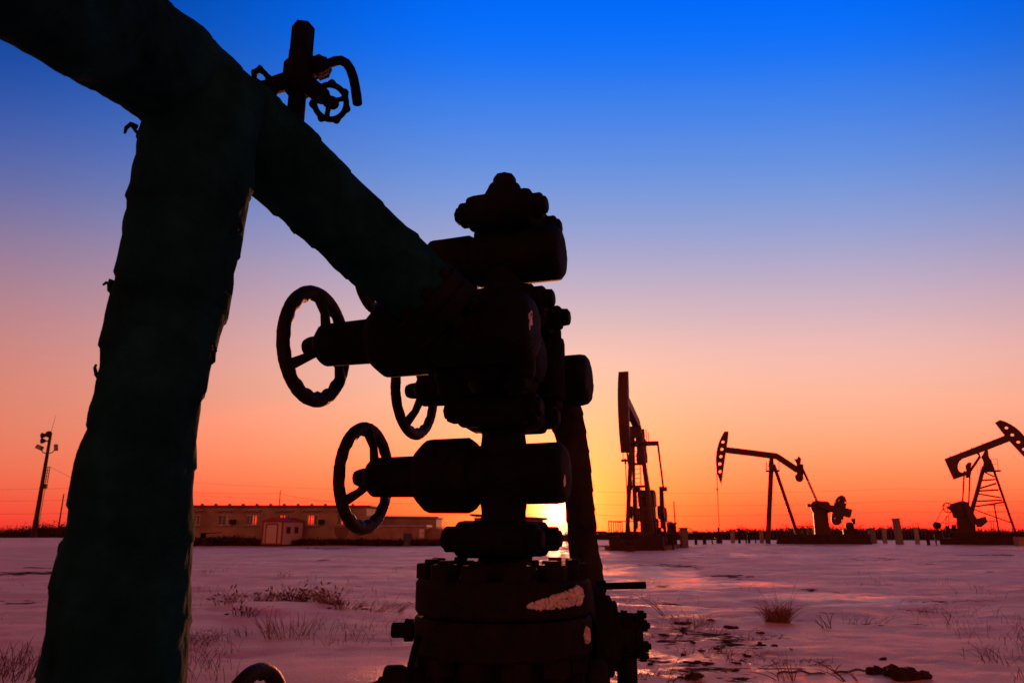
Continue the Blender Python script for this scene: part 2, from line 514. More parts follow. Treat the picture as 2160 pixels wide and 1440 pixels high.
def ground():
    th_f = np.linspace(R(-42), R(42), 620)
    th_c = np.linspace(R(42), R(318), 74)[1:-1]
    th = np.concatenate([th_f, th_c])
    rad = np.concatenate([[0.35, 1.0, 2.0, 3.0, 4.0, 4.6], np.geomspace(5.0, 110, 470), np.geomspace(116, 6000, 34)])
    T, Rr = np.meshgrid(th, rad)
    X = np.sin(T) * Rr; Y = np.cos(T) * Rr
    Z = ground_height(X, Y)
    nR, nT = X.shape
    v = np.stack([X.ravel(), Y.ravel(), Z.ravel()], 1)
    idx = np.arange(nR * nT).reshape(nR, nT)
    a = idx[:-1, :]; b = np.roll(idx, -1, 1)[:-1, :]; c = np.roll(idx, -1, 1)[1:, :]; d = idx[1:, :]
    f = np.stack([a.ravel(), d.ravel(), c.ravel(), b.ravel()], 1)
    me = bpy.data.meshes.new('snow_field')
    me.vertices.add(len(v) + 1)
    v2 = np.vstack([v, [[0, 0, 0]]])
    me.vertices.foreach_set('co', v2.ravel())
    tri = [(nR * nT, int(idx[0, j]), int(idx[0, (j + 1) % nT])) for j in range(nT)]
    nl = len(f) * 4 + len(tri) * 3
    me.loops.add(nl)
    me.loops.foreach_set('vertex_index', np.concatenate([f.ravel(), np.array(tri).ravel()]))
    me.polygons.add(len(f) + len(tri))
    me.polygons.foreach_set('loop_start', np.concatenate([np.arange(len(f)) * 4, len(f) * 4 + np.arange(len(tri)) * 3]))
    me.polygons.foreach_set('use_smooth', np.ones(len(f) + len(tri), bool))
    me.update(calc_edges=True)
    me.validate()
    # bare patches as world-space ellipses
    s = np.zeros(len(v2))
    px_, py_ = v2[:, 0], v2[:, 1]
    for (x, y, hw, hh, k) in SCOUR:
        def gp(x_, y_):
            d_ = ray(x_, max(y_, 1123)); t_ = -H / d_.z
            return d_.x * t_, d_.y * t_
        cx, cy = gp(x, y)
        _, y1 = gp(x, y + hh); _, y0 = gp(x, y - hh)
        x1, _ = gp(x + hw, y)
        wx = abs(x1 - cx); wy = max((y0 - y1) / 2, 0.06)
        q = ((px_ - cx) / wx) ** 2 + ((py_ - (y0 + y1) / 2) / wy) ** 2
        s = np.maximum(s, k * np.exp(-q * 0.7))
    att = me.attributes.new('scour', 'FLOAT', 'POINT')
    att.data.foreach_set('value', s)
    g = np.zeros(len(v2))
    for (x, y, hw, hh, k) in GLAZE:
        d_ = ray(x, y); t_ = -H / d_.z; cx, cy = d_.x * t_, d_.y * t_
        d1_ = ray(x + hw, y); wx = abs(d1_.x * t_ - cx)
        d2_ = ray(x, y - hh); wy = abs(d2_.y * (-H / d2_.z) - cy)
        g = np.maximum(g, k * np.exp(-(((px_ - cx) / wx) ** 2 + ((py_ - cy) / wy) ** 2) * 0.8))
    att = me.attributes.new('glaze', 'FLOAT', 'POINT')
    att.data.foreach_set('value', g)
    me.materials.append(M['snow_ground'])
    o = bpy.data.objects.new('snow_field', me); C.objects.link(o)
    tag(o, kind='structure')
    return o


ground()


def gz(x, y):
    return float(ground_height(np.array([x]), np.array([y]))[0])


def gpt(px, py):                             # point on the snow under a pixel
    d = ray(px, py); t = -H / d.z
    for _ in range(4):
        p = d * t
        t = (gz(p.x, p.y) - H) / d.z
    p = d * t
    return Vector((p.x, p.y, gz(p.x, p.y)))


# ------------------------------------------------------------------ wellhead
PHI = R(18)
AX = Vector((math.cos(PHI), -math.sin(PHI), 0))      # valve stems: right end towards the camera
BX = Vector((-math.sin(PHI), -math.cos(PHI), 0))     # flow line towards the camera
UP = Vector((0, 0, 1))
WX, WY = -0.022, 1.90
well = thing('wellhead', 'dark iron wellhead with stacked gate valves, clamps and handwheels over a bolted flange', 'wellhead', (WX, WY, 0))


def W(dz, da=0.0, db=0.0):
    return Vector((WX, WY, H + dz)) + AX * da + BX * db


def handwheel_mb(c, n, Rr, minor=0.017, dish=0.03, spokes=3, phase=0.3, lobes=18, inner=0.006, outer=0.0, hub=0.034, spoke_r=0.0125):
    mb = MB()
    a, e1, e2 = frame(n); c = Vector(c)
    Nn, Mm = 108, 12
    rows = []
    for i in range(Nn):
        p = 2 * math.pi * i / Nn
        d = e1 * math.cos(p) + e2 * math.sin(p)
        row = []
        for j in range(Mm):
            q = 2 * math.pi * j / Mm
            rr = math.cos(q) * minor * 1.05
            if rr < 0: rr -= inner * (0.5 + 0.5 * math.cos(lobes * p)) * -math.cos(q)
            elif outer: rr += outer * (max(0, math.cos(lobes * p))) * math.cos(q)
            row.append(c + d * (Rr - minor + rr) + a * math.sin(q) * minor * 0.85)
        rows.append(row)
    rows.append(rows[0])
    mb.quadgrid(rows, True)
    for k in range(spokes):
        p = phase + 2 * math.pi * k / spokes
        d = e1 * math.cos(p) + e2 * math.sin(p)
        p0 = c - a * dish + d * hub * 0.6
        p1 = c - a * dish * 0.75 + d * (Rr * 0.55)
        p2 = c + d * (Rr - minor)
        mb.tube([p0, p1, p2], [spoke_r * 1.15, spoke_r * 0.95, spoke_r * 1.25], 8)
    mb.lathe(c - a * (dish + 0.012), a, [(0, hub * 0.9), (0.004, hub), (0.03, hub), (0.036, hub * 0.85)], 16)
    return mb


def gate_valve(o, flow, parent, wheel=True, rim=0.017, nut_r=0.1, wheel_R=0.155, phase=0.35, half=0.085, name='gate_valve', scale=1.0, sub=True):
    o = Vector(o); k = scale
    b = MB()
    b.lathe(o - AX * 0.09 * k, AX, [(0, 0.055 * k), (0.004 * k, 0.07 * k), (0.02 * k, 0.077 * k), (0.235 * k, 0.079 * k), (0.248 * k, 0.076 * k),
                                   (0.258 * k, 0.066 * k), (0.2615 * k, 0.05 * k), (0.262 * k, 0.02 * k)], 32)
    b.lathe(o - Vector(flow) * half, flow, [(0, 0.062), (0.02, 0.058), (0.03, 0.058), (half - 0.02, 0.068), (half + 0.02, 0.068), (2 * half - 0.03, 0.058), (2 * half - 0.02, 0.058), (2 * half, 0.062)], 28)
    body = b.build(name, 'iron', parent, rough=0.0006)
    n = MB()
    n.lathe(o - AX * 0.243 * k, AX, [(0, nut_r * 0.62), (0.003, nut_r * 0.72), (0.03 * k, nut_r * 0.97), (0.04 * k, nut_r), (0.145 * k, nut_r), (0.16 * k, nut_r * 0.9), (0.168 * k, nut_r * 0.6)], 20)
    n.build('bonnet_nut', 'iron', body, smooth=25, rough=0.0006)
    n = MB()
    n.lathe(o - AX * 0.392 * k, AX, [(0, 0.03), (0.003, 0.046), (0.01, 0.053 * k), (0.02, 0.054 * k), (0.16 * k, 0.056 * k)], 24)
    n.lathe(o - AX * 0.17 * k, AX, [(0, nut_r * 0.6), (0.01, nut_r * 0.6)], 12)
    n.build('bonnet', 'iron', body, rough=0.0005)
    if wheel:
        c = o - AX * 0.410 * k
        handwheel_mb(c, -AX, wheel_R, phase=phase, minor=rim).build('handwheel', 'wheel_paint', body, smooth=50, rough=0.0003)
        n = MB()
        n.lathe(o - AX * 0.442 * k, AX, [(0, 0.010), (0.002, 0.020), (0.012, 0.024), (0.02, 0.026), (0.05, 0.028)], 12)
        n.build('stem_nut', 'iron', body)
    return body


def clamp(o, flow, stud, parent, ring=0.098, half=0.044, off=0.088, length=0.132, boss=0.045):
    o = Vector(o); flow = Vector(flow).normalized(); stud = Vector(stud).normalized()
    side = flow.cross(stud).normalized()
    b = MB()
    b.lathe(o - flow * half, flow, [(0, 0.062), (0.001, ring * 0.82), (0.012, ring * 0.97), (0.02, ring), (2 * half - 0.02, ring), (2 * half - 0.012, ring * 0.97), (2 * half - 0.001, ring * 0.82), (2 * half, 0.062)], 36)
    for s in (-1, 1):
        b.lathe(o + side * off * s - stud * 0.095, stud, [(0, boss * 0.7), (0.008, boss * 0.95), (0.02, boss), (0.17, boss), (0.182, boss * 0.95), (0.19, boss * 0.7)], 22)
    c = b.build('clamp', 'iron', parent, rough=0.0006)
    for s in (-1, 1):
        for e in (-1, 1):
            n = MB()
            p = o + side * off * s + stud * e * 0.093
            n.lathe(p, stud * e, [(0, 0.036), (0.022, 0.036), (0.028, 0.032), (0.0285, 0.026), (length - 0.097, 0.024), (length - 0.093, 0.018)], 6 if s * e > 0 else 14)
            n.build('stud_nut', 'iron', c, smooth=25)
    return c


# casing spool and flanges
b = MB()
b.lathe((WX, WY, 0), UP, [(0, 0.15), (0.34, 0.15), (0.36, 0.235), (0.46, 0.235), (0.465, 0.22), (0.47, 0.235), (0.56, 0.235), (0.58, 0.17), (H - 0.30, 0.165), (H - 0.285, 0.18)], 48)
b.build('casing_spool', 'rusty_iron', well, rough=0.0006)
b = MB()
zl, zm, zu = H - 0.284, H - 0.1985, H - 0.1106
b.lathe((WX, WY, zl), UP, [(0, 0.15), (0.0005, 0.214), (0.008, 0.221), (zm - zl - 0.008, 0.221), (zm - zl - 0.001, 0.214), (zm - zl, 0.15)], 72)
b.build('lower_flange', 'rusty_iron', well, rough=0.0005)
b = MB()
b.lathe((WX, WY, zm - 0.002), UP, [(0, 0.19), (0.008, 0.19)], 48)
b.build('gasket', 'iron_dark', well)
b = MB()
b.lathe((WX, WY, zm + 0.0045), UP, [(0, 0.15), (0.0005, 0.214), (0.008, 0.22), (zu - zm - 0.015, 0.22), (zu - zm - 0.006, 0.213), (zu - zm - 0.0045, 0.15)], 72)
b.lathe((WX, WY, zu - 0.005), UP, [(0, 0.105), (0.012, 0.100), (0.03, 0.075), (0.045, 0.064), (0.055, 0.062)], 36)
b.build('upper_flange', 'rusty_iron', well, rough=0.0005)
nut_me = None
for i in range(12):
    p = 2 * math.pi * (i + 0.35) / 12
    x, y = WX + 0.182 * math.cos(p), WY + 0.182 * math.sin(p)
    n = MB()
    n.hexnut((x, y, zu - 0.002), UP, 0.0375, 0.036, 0.12, phase=p)
    n.lathe((x, y, zu + 0.03), UP, [(0, 0.018), (0.011, 0.018), (0.013, 0.015)], 12)
    n.build('flange_bolt', 'rusty_iron', well, smooth=25)
    n = MB()
    n.hexnut((x, y, zl + 0.002), -UP, 0.0375, 0.04, 0.12, phase=p)
    n.lathe((x, y, zl - 0.03), -UP, [(0, 0.018), (0.035, 0.018), (0.037, 0.015)], 12)
    n.build('flange_bolt', 'rusty_iron', well, smooth=25)

# the stack of clamps and valves
clamp(W(-0.019), UP, AX, well, ring=0.098)
gate_valve(W(0.145), UP, well, phase=R(88), half=0.128)
clamp(W(0.304), UP, AX, well, ring=0.11)
b = MB()
b.lathe(W(0.29), UP, [(0, 0.062), (0.04, 0.07), (0.09, 0.095), (0.24, 0.095), (0.29, 0.07), (0.33, 0.062)], 32)
b.lathe(W(0.4555, 0, -0.16), BX, [(0, 0.062), (0.05, 0.07), (0.1, 0.085), (0.22, 0.085), (0.27, 0.07), (0.32, 0.062)], 32)
b.lathe(W(0.4555, -0.11), AX, [(0, 0.05), (0.01, 0.07), (0.21, 0.07), (0.22, 0.05)], 24)
b.build('flow_cross', 'iron', well, rough=0.0006)
clamp(W(0.4555, 0, 0.155), BX, UP, well)
clamp(W(0.4555, 0, -0.155), BX, UP, well)
gate_valve(W(0.4555, 0, 0.285), BX, well, phase=R(86), nut_r=0.094)
wing2 = gate_valve(W(0.445, 0.008, -0.285), BX, well, phase=R(60), wheel_R=0.16)
clamp(W(0.588, 0.022), UP, AX, well, length=0.145, boss=0.046)
gate_valve(W(0.750), UP, well, nut_r=0.079, wheel_R=0.125, phase=0.9, half=0.12)
clamp(W(0.862, 0.016), UP, AX, well, ring=0.092, length=0.134, boss=0.052, off=0.078, half=0.052)
b = MB()
b.lathe(W(0.88), UP, [(0, 0.070), (0.05, 0.066), (0.065, 0.060), (0.085, 0.050), (0.095, 0.046), (0.10, 0.036)], 28)
b.lathe(W(0.972), UP, [(0, 0.034), (0.028, 0.034), (0.036, 0.030), (0.039, 0.02)], 8)
b.build('tree_cap', 'iron', well, smooth=28)
# bolted flange where the production line leaves the near wing valve
b = MB()
PD = (atd(820, 552, 1.60) - W(0.4555, 0, 0.33)).normalized()
o = W(0.4555, 0, 0.33) + PD * 0.035
b.lathe(o, PD, [(0, 0.06), (0.001, 0.098), (0.005, 0.094), (0.034, 0.094), (0.036, 0.09), (0.04, 0.09), (0.042, 0.094), (0.07, 0.094), (0.075, 0.06)], 40)
fl = b.build('outlet_flange', 'iron', well)
_, e1, e2 = frame(PD)
for i in range(8):
    p = 2 * math.pi * (i + 0.5) / 8
    c = o + (e1 * math.cos(p) + e2 * math.sin(p)) * 0.076 - PD * 0.025
    MB().lathe(c, PD, [(0, 0.011), (0.006, 0.011), (0.006, 0.018), (0.024, 0.018), (0.024, 0.010), (0.096, 0.010), (0.096, 0.018), (0.114, 0.018), (0.114, 0.011), (0.122, 0.010)], 6).build('flange_bolt', 'iron', fl, smooth=25)

# plug on the left of the lower flange, and a hose below it
zc = H - 0.238
b = MB()
b.lathe((WX - 0.215, WY, zc), (-1, 0, 0), [(0, 0.020), (0.008, 0.020), (0.008, 0.026), (0.030, 0.027), (0.032, 0.018), (0.061, 0.018), (0.063, 0.016)], 8)
b.build('drain_plug', 'rusty_iron', well, smooth=25)
b = MB()
b.tube([at(884, 1342, 1.76), at(876, 1365, 1.74), at(867, 1400, 1.735), at(862, 1440, 1.735), at(858, 1500, 1.74), at(866, 1600, 1.76)], 0.0085, 8)
b.build('hose', 'iron_dark', well)
b = MB()
zs = H - 0.346
b.lathe((WX - 0.14, 1.84, zs), (-1, 0, 0), [(0, 0.034), (0.09, 0.034), (0.10, 0.038), (0.136, 0.038), (0.142, 0.032), (0.144, 0.014), (0.155, 0.012)], 16)
b.tube([Vector((WX - 0.29, 1.84, zs - 0.005)), Vector((WX - 0.32, 1.84, zs - 0.012)), Vector((WX - 0.345, 1.835, zs - 0.03)), Vector((WX - 0.37, 1.83, zs - 0.05))], [0.010, 0.008, 0.011, 0.006], 7)
b.build('side_outlet', 'rusty_iron', well, rough=0.0006)
# low casing valve on the left with the wheel cut by the bottom of the picture
wp = atd(532, 1527, 1.99)
gate_valve(wp + AX * 0.41, UP, well, phase=0.9, wheel_R=0.158, half=0.07, rim=0.021)
b = MB()
b.cyl(wp + AX * 0.56, Vector((WX, WY, wp.z)), 0.06, 0.06, 20)
b.build('valve_nipple', 'iron', well)

# annulus valve on the right
o = Vector((WX + 0.15, 2.05, H - 0.27)); ax = Vector((1, 0, 0))
b = MB()
b.lathe(o, ax, [(0, 0.06), (0.085, 0.06), (0.087, 0.128), (0.118, 0.128), (0.120, 0.104), (0.137, 0.102), (0.139, 0.088), (0.152, 0.088), (0.154, 0.06), (0.19, 0.055)], 36)
b.lathe(o + ax * 0.175, ax, [(0, 0.03), (0.001, 0.056), (0.018, 0.056), (0.019, 0.05), (0.023, 0.05), (0.024, 0.056), (0.04, 0.056), (0.042, 0.03)], 28)
av = b.build('annulus_valve', 'rusty_iron', well, rough=0.0005)
for i in range(6):
    p = 2 * math.pi * (i + 0.4) / 6
    c = o + ax * 0.168 + Vector((0, math.cos(p), math.sin(p))) * 0.05
    MB().lathe(c, ax, [(0, 0.016), (0.015, 0.016), (0.015, 0.008), (0.045, 0.008), (0.045, 0.016), (0.060, 0.016), (0.062, 0.009), (0.068, 0.008)], 6).build('flange_bolt', 'rusty_iron', av, smooth=25)
b = MB()
b.cyl(o + ax * 0.178 + UP * -0.02, Vector((o.x + 0.178, o.y, 0)), 0.027, 0.027, 18)
b.build('annulus_pipe', 'rusty_iron', av)
b = MB()
b.lathe(Vector((WX + 0.25, 2.05, H - 0.146)), ax + UP * 0.03, [(0, 0.016), (0.028, 0.016), (0.03, 0.009), (0.137, 0.0095), (0.138, 0.008)], 12)
b.build('bleed_rod', 'iron_dark', av)
b = MB()
b.lathe((WX + 0.222, 1.83, 0.2), UP, [(0, 0.027), (H - 0.2 - 0.315, 0.027), (H - 0.2 - 0.305, 0.0255), (H - 0.2 - 0.297, 0.020), (H - 0.2 - 0.294, 0.010)], 20)
b.cyl((WX + 0.222, 1.83, 0.28), (WX, 1.9, 0.28), 0.024, 0.024, 14)
b.build('relief_pipe', 'rusty_iron', well)


# ------------------------------------------------------------------ wrapped pipes
def spline(pts, step):
    P = [Vector(p[:3]) for p in pts]; Q = [p[3] for p in pts]
    out = []
    for i in range(len(P) - 1):
        p0, p1, p2, p3 = P[max(i - 1, 0)], P[i], P[i + 1], P[min(i + 2, len(P) - 1)]
        q0, q1, q2, q3 = Q[max(i - 1, 0)], Q[i], Q[i + 1], Q[min(i + 2, len(P) - 1)]
        n = max(2, int((p2 - p1).length / step))
        for k in range(n):
            t = k / n
            f = lambda a, b_, c, d: 0.5 * ((2 * b_) + (c - a) * t + (2 * a - 5 * b_ + 4 * c - d) * t * t + (3 * b_ - a - 3 * c + d) * t ** 3)
            out.append((f(p0, p1, p2, p3), f(q0, q1, q2, q3)))
    out.append((P[-1], Q[-1]))
    return out


def wrapped(ctrl, pitch=0.075, lump=0.006, ridge=0.004, n=72, step=0.006, seed=0.0, cap0=True, cap1=True):
    pts = spline(ctrl, step)
    mb = MB(); rows = []; prev = None; s = 0.0
    ph = np.arange(n) * 2 * math.pi / n
    for i, (p, r) in enumerate(pts):
        if i: s += (p - pts[i - 1][0]).length
        d = (pts[min(i + 1, len(pts) - 1)][0] - pts[max(i - 1, 0)][0]).normalized()
        if prev is None: _, e1, e2 = frame(d)
        else:
            e1 = (prev - d * prev.dot(d)).normalized(); e2 = d.cross(e1)
        prev = e1
        # overlapping spiral of cloth plus creases and sagging
        wob = 0.25 * vnoise(np.cos(ph) * 1.3 + 5 + seed, np.sin(ph) * 1.3 + s * 3.0)
        w = (s / pitch + ph / (2 * math.pi) + wob) % 1.0
        rr = r + ridge * (w ** 2 - 0.4)
        rr = rr + lump * 1.5 * vnoise(np.cos(ph) * 0.9 + 20 + seed + s * 2.1, np.sin(ph) * 0.9 + s * 5.0)
        rr = rr + lump * 1.1 * vnoise(np.cos(ph) * 2.0 + 40 + seed, np.sin(ph) * 2.0 + s * 13)
        rr = rr + lump * 0.45 * vnoise(np.cos(ph) * 5 + 60 + seed, np.sin(ph) * 5 + s * 42 + ph * 0)
        rows.append([p + (e1 * math.cos(ph[j]) + e2 * math.sin(ph[j])) * float(rr[j]) for j in range(n)])
    mb.quadgrid(rows, True, cap0, cap1)
    return mb


legx = [(-0.556, 1.135, H + 0.770, 0.100), (-0.558, 1.132, H + 0.660, 0.101), (-0.562, 1.13, H + 0.575, 0.096), (-0.570, 1.13, H + 0.40, 0.0885), (-0.578, 1.13, H + 0.238, 0.0845),
        (-0.588, 1.13, H + 0.086, 0.083), (-0.590, 1.13, H - 0.055, 0.0875), (-0.586, 1.13, H - 0.187, 0.0945), (-0.582, 1.13, H - 0.5, 0.092), (-0.574, 1.13, 0.0, 0.09)]
pipe = thing('wrapped_pipe', 'thick cloth-wrapped pipe with a standing leg, running from the wellhead to the upper left', 'pipe', (-0.585, 1.13, 0))
runp = [(*atd(-330, -330, 0.66), 0.090), (*atd(-120, -185, 0.78), 0.089), (*atd(100, -31, 0.92), 0.089), (*atd(270, 90, 1.12), 0.088), (*atd(415, 195, 1.29), 0.091), (*atd(520, 275, 1.38), 0.087),
        (*atd(610, 358, 1.46), 0.090), (*atd(710, 452, 1.53), 0.085), (*atd(820, 552, 1.60), 0.083), (*(W(0.4555, 0, 0.33) + PD * 0.09), 0.078)]
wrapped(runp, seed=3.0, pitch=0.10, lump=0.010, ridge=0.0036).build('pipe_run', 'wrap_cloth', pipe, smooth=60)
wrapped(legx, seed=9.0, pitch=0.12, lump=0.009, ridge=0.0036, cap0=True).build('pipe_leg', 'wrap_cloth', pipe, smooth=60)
# loose ends of binding wire and torn cloth
ties = [((288, 268), (276, 262), (266, 270), (263, 282), 1.22), ((300, 290), (286, 276), (279, 268), (285, 264), 1.22), ((440, 92), (446, 84), (452, 88), (455, 100), 1.27),
        ((240, 612), (232, 598), (224, 596), (217, 601), 1.17), ((236, 590), (231, 602), (230, 612), (236, 620), 1.17), ((444, 728), (452, 724), (455, 740), (448, 752), 1.15),
        ((440, 745), (451, 742), (450, 762), (442, 770), 1.15), ((212, 800), (203, 790), (200, 775), (203, 768), 1.13), ((615, 480), (622, 490), (630, 491), (634, 486), 1.47),
        ((508, 160), (516, 152), (521, 158), (526, 168), 1.36), ((503, 470), (508, 478), (509, 486), (504, 492), 1.2), ((138, 1140), (128, 1148), (124, 1162), (132, 1172), 1.06)]
for k, (p0, p1, p2, p3, cd) in enumerate(ties):
    r = [0.004, 0.0032, 0.0026, 0.0016] if k % 2 else [0.005, 0.0042, 0.0034, 0.002]
    MB().tube([atd(*q, cd) for q in (p0, p1, p2, p3)], r, 6).build('loose_tie', 'iron_dark', pipe)

rp = thing('wrapped_pipe', 'thin cloth-wrapped pipe dropping behind the right side of the wellhead', 'pipe', (0.235, 2.3, 0))
e0 = W(0.445, 0, -0.37)
down = [(*e0, 0.055), (*(e0 - BX * 0.03), 0.055), (0.140, 2.28, H + 0.43, 0.056), (0.168, 2.30, H + 0.385, 0.055), (0.182, 2.30, H + 0.33, 0.052), (0.196, 2.30, H + 0.26, 0.048), (0.213, 2.30, H + 0.12, 0.046),
        (0.222, 2.30, H - 0.02, 0.047), (0.236, 2.30, H - 0.14, 0.047), (0.243, 2.30, H - 0.3, 0.047), (0.245, 2.30, 0.0, 0.047)]
wrapped(down, seed=15.0, pitch=0.06, lump=0.0045, ridge=0.003, n=44).build('pipe_drop', 'wrap_cloth_grey', rp, smooth=60)


# ------------------------------------------------------------------ small sampling valve on the pipe
SY = atd(620, 270, 1.46).y
s0 = at(620, 285, SY)
smp = thing('sampling_valve', 'small needle valve with tiny handwheels and bent spout on the thick wrapped pipe', 'valve', tuple(s0))
px = 1.50 / 1500.0
sx = s0.x


def zz(py): return zat(py, SY)


b = MB()
b.lathe((sx, SY, zz(292)), UP, [(0, 18 * px), (zz(190) - zz(292), 18 * px)], 18)
b.build('stub', 'iron_dark', smp)
b = MB()
b.lathe((sx, SY, zz(198)), UP, [(0, 26 * px), (0.012, 33 * px), (zz(138) - zz(198), 33 * px), (zz(132) - zz(198), 29 * px)], 6, phase=0.35)
b.lathe((sx, SY, zz(134)), UP, [(0, 25 * px), (zz(112) - zz(134), 25 * px)], 18)
b.build('valve_block', 'iron_dark', smp, smooth=25)
b = MB()
b.lathe((sx, SY, zz(111)), UP, [(0, 21 * px), (0.003, 24 * px), (zz(60) - zz(111) , 24 * px), (zz(56) - zz(111), 22 * px)], 6, phase=0.2)
b.build('cap_nut', 'iron_dark', smp, smooth=20)
b = MB()
p0, p1 = at(650, 152, SY), at(702, 132, SY)
b.lathe(p0, p1 - p0, [(0, 20 * px), (0.014, 20 * px), (0.015, 25 * px), (0.036, 25 * px), (0.040, 20 * px), (0.048, 14 * px)], 6)
b.build('outlet_nut', 'iron_dark', smp, smooth=25)
b = MB()
b.tube([at(*q, SY) for q in ((695, 134), (708, 129), (720, 128), (731, 134), (739, 146), (745, 163), (749, 182), (752, 202), (754, 219))], [10 * px] * 7 + [10.5 * px, 10 * px], 12)
b.build('spout', 'iron_dark', smp)
b = MB()
wr = at(697, 216, SY - 0.055)
ctr = at(640, 172, SY)
nR = (wr - ctr).normalized()
b.lathe(ctr, nR, [(0, 20 * px), ((wr - ctr).length * 0.7, 18 * px), ((wr - ctr).length * 0.72, 12 * px), ((wr - ctr).length + 0.012, 9 * px)], 12)
st = b.build('stem', 'iron_dark', smp)
handwheel_mb(wr, nR + Vector((0.05, -0.35, 0)), 0.0385, minor=0.0058, dish=0.004, spokes=3, phase=0.6, lobes=7, inner=0.0, outer=0.005, hub=0.013, spoke_r=0.0052).build('handwheel', 'iron_dark', st, smooth=50)
b = MB()
wl = at(556, 184, SY - 0.03)
nL = (wl - at(620, 165, SY)).normalized()
b.lathe(at(620, 168, SY), nL, [(0, 20 * px), ((wl - at(620, 168, SY)).length * 0.7, 18 * px), ((wl - at(620, 168, SY)).length * 0.72, 12 * px), ((wl - at(620, 168, SY)).length + 0.012, 10 * px)], 12)
st = b.build('stem', 'iron_dark', smp)
handwheel_mb(wl, nL + Vector((0.0, -0.10, 0)), 0.0385, minor=0.0058, dish=0.004, spokes=3, phase=0.1, lobes=7, inner=0.0, outer=0.005, hub=0.013, spoke_r=0.0052).build('handwheel', 'iron_dark', st, smooth=50)


# ------------------------------------------------------------------ snow stuck on the wellhead
def snow_clump(name, label, c, sx_, sy_, sz_, ex=None, seed=0.0, n=26, rough=0.22):
    mb = MB(); rows = []
    m = ex if ex is not None else Matrix.Identity(3)
    for i in range(n + 1):
        th = math.pi * i / n
        row = []
        for j in range(2 * n):
            p = 2 * math.pi * j / (2 * n)
            d = Vector((math.sin(th) * math.cos(p), math.sin(th) * math.sin(p), math.cos(th)))
            k = 1 + rough * 2.2 * float(fbm(d.x * 2 + seed + 9, d.z * 2.6 + d.y + 4, 4)) + rng.normal(0, 0.045)
            row.append(Vector(c) + m @ Vector((d.x * sx_ * k, d.y * sy_ * k, d.z * sz_ * k)))
        rows.append(row)
    mb.quadgrid(rows, True)
    o = mb.build(name, 'snow', None, smooth=40)
    return tag(o, label, 'snow', 'snow clinging to the wellhead')


def on_flange(dx, z, r=0.221):
    y = WY - math.sqrt(r * r - dx * dx)
    nrm = Vector((dx, y - WY, 0)).normalized()
    t = Vector((-nrm.y, nrm.x, 0))
    return Vector((WX + dx, y, z)), Matrix((t, nrm, UP)).transposed()


def crusty_clump(name, label, c, m3_, half, blobs, seed):
    # a heap of small frozen crumbs, thin at one end and thick at the other
    r_ = np.random.default_rng(seed)
    mb = MB()
    for _ in range(blobs):
        u = r_.uniform(-1, 1)
        env = (0.25 + 0.75 * (u * 0.5 + 0.5)) * math.sqrt(max(0.05, 1 - u ** 6))
        w = r_.uniform(-1, 1)
        q = Vector((u * half, -r_.uniform(0.0, 0.016) * env - 0.002 - u * u * 0.0, w * 0.021 * env + 0.010 * u))
        q.y *= -1
        q.y -= (u * half) ** 2 / (2 * 0.221)            # follow the round flange
        rad_ = r_.uniform(0.0028, 0.0075) * (0.6 + 0.4 * env)
        rows = []
        for a_ in range(6):
            th = math.pi * a_ / 5
            rows.append([c + m3_ @ (q + Vector((math.sin(th) * math.cos(p_), math.sin(th) * math.sin(p_), math.cos(th))) * rad_ * r_.uniform(0.75, 1.25)) for p_ in [2 * math.pi * k_ / 8 for k_ in range(8)]])
        mb.quadgrid(rows, True)
    return tag(mb.build(name, 'snow', None, smooth=60), label, 'snow', 'snow clinging to the wellhead')


p, m3 = on_flange(0.128, H - 0.152)
if (m3 @ Vector((1, 0, 0))).x < 0: m3 = m3 @ Matrix(((-1, 0, 0), (0, 1, 0), (0, 0, 1)))
crusty_clump('snow_clump', 'large crusty snow clump stuck on the upper round flange', p, m3, 0.078, 420, 5)
p, m3 = on_flange(0.196, H - 0.235)
snow_clump('snow_clump', 'narrow snow clump on the right edge of the lower round flange', p, 0.011, 0.012, 0.017, m3, 5.0)
p = W(0.4555, 0.168, 0.285) + UP * 0.008 + BX * 0.036 - AX * 0.003
snow_clump('snow_clump', 'small snow smear on the right end of the upper near valve', p, 0.010, 0.015, 0.036, Matrix((AX, BX, UP)).transposed() @ Matrix.Rotation(R(14), 3, 'X'), 7.0)
p = W(0.145, 0.165, 0.03) - UP * 0.02
snow_clump('snow_clump', 'thin snow smear on the right end of the lowest big valve', p, 0.008, 0.010, 0.024, Matrix((AX, BX, UP)).transposed(), 8.0)


# ------------------------------------------------------------------ pump jacks
from mathutils.geometry import tessellate_polygon


def plate(mb, loops, y0, y1):                # outline plus holes, extruded
    base = len(mb.v)
    flat = [p for lp in loops for p in lp]
    n = len(flat)
    tris = tessellate_polygon([[Vector((x, z, 0)) for x, z in lp] for lp in loops])
    for y in (y0, y1): mb.v.extend((x, y, z) for x, z in flat)
    for t in tris:
        mb.f.append(tuple(base + k for k in t)); mb.f.append(tuple(base + n + k for k in reversed(t)))
    o = 0
    for lp in loops:
        L_ = len(lp)
        for i in range(L_):
            j = (i + 1) % L_
            mb.f.append((base + o + i, base + o + j, base + n + o + j, base + n + o + i))
        o += L_
    return mb


def ring_pts(c, r, n=14):
    return [(c[0] + r * math.cos(2 * math.pi * i / n), c[1] + r * math.sin(2 * math.pi * i / n)) for i in range(n)]


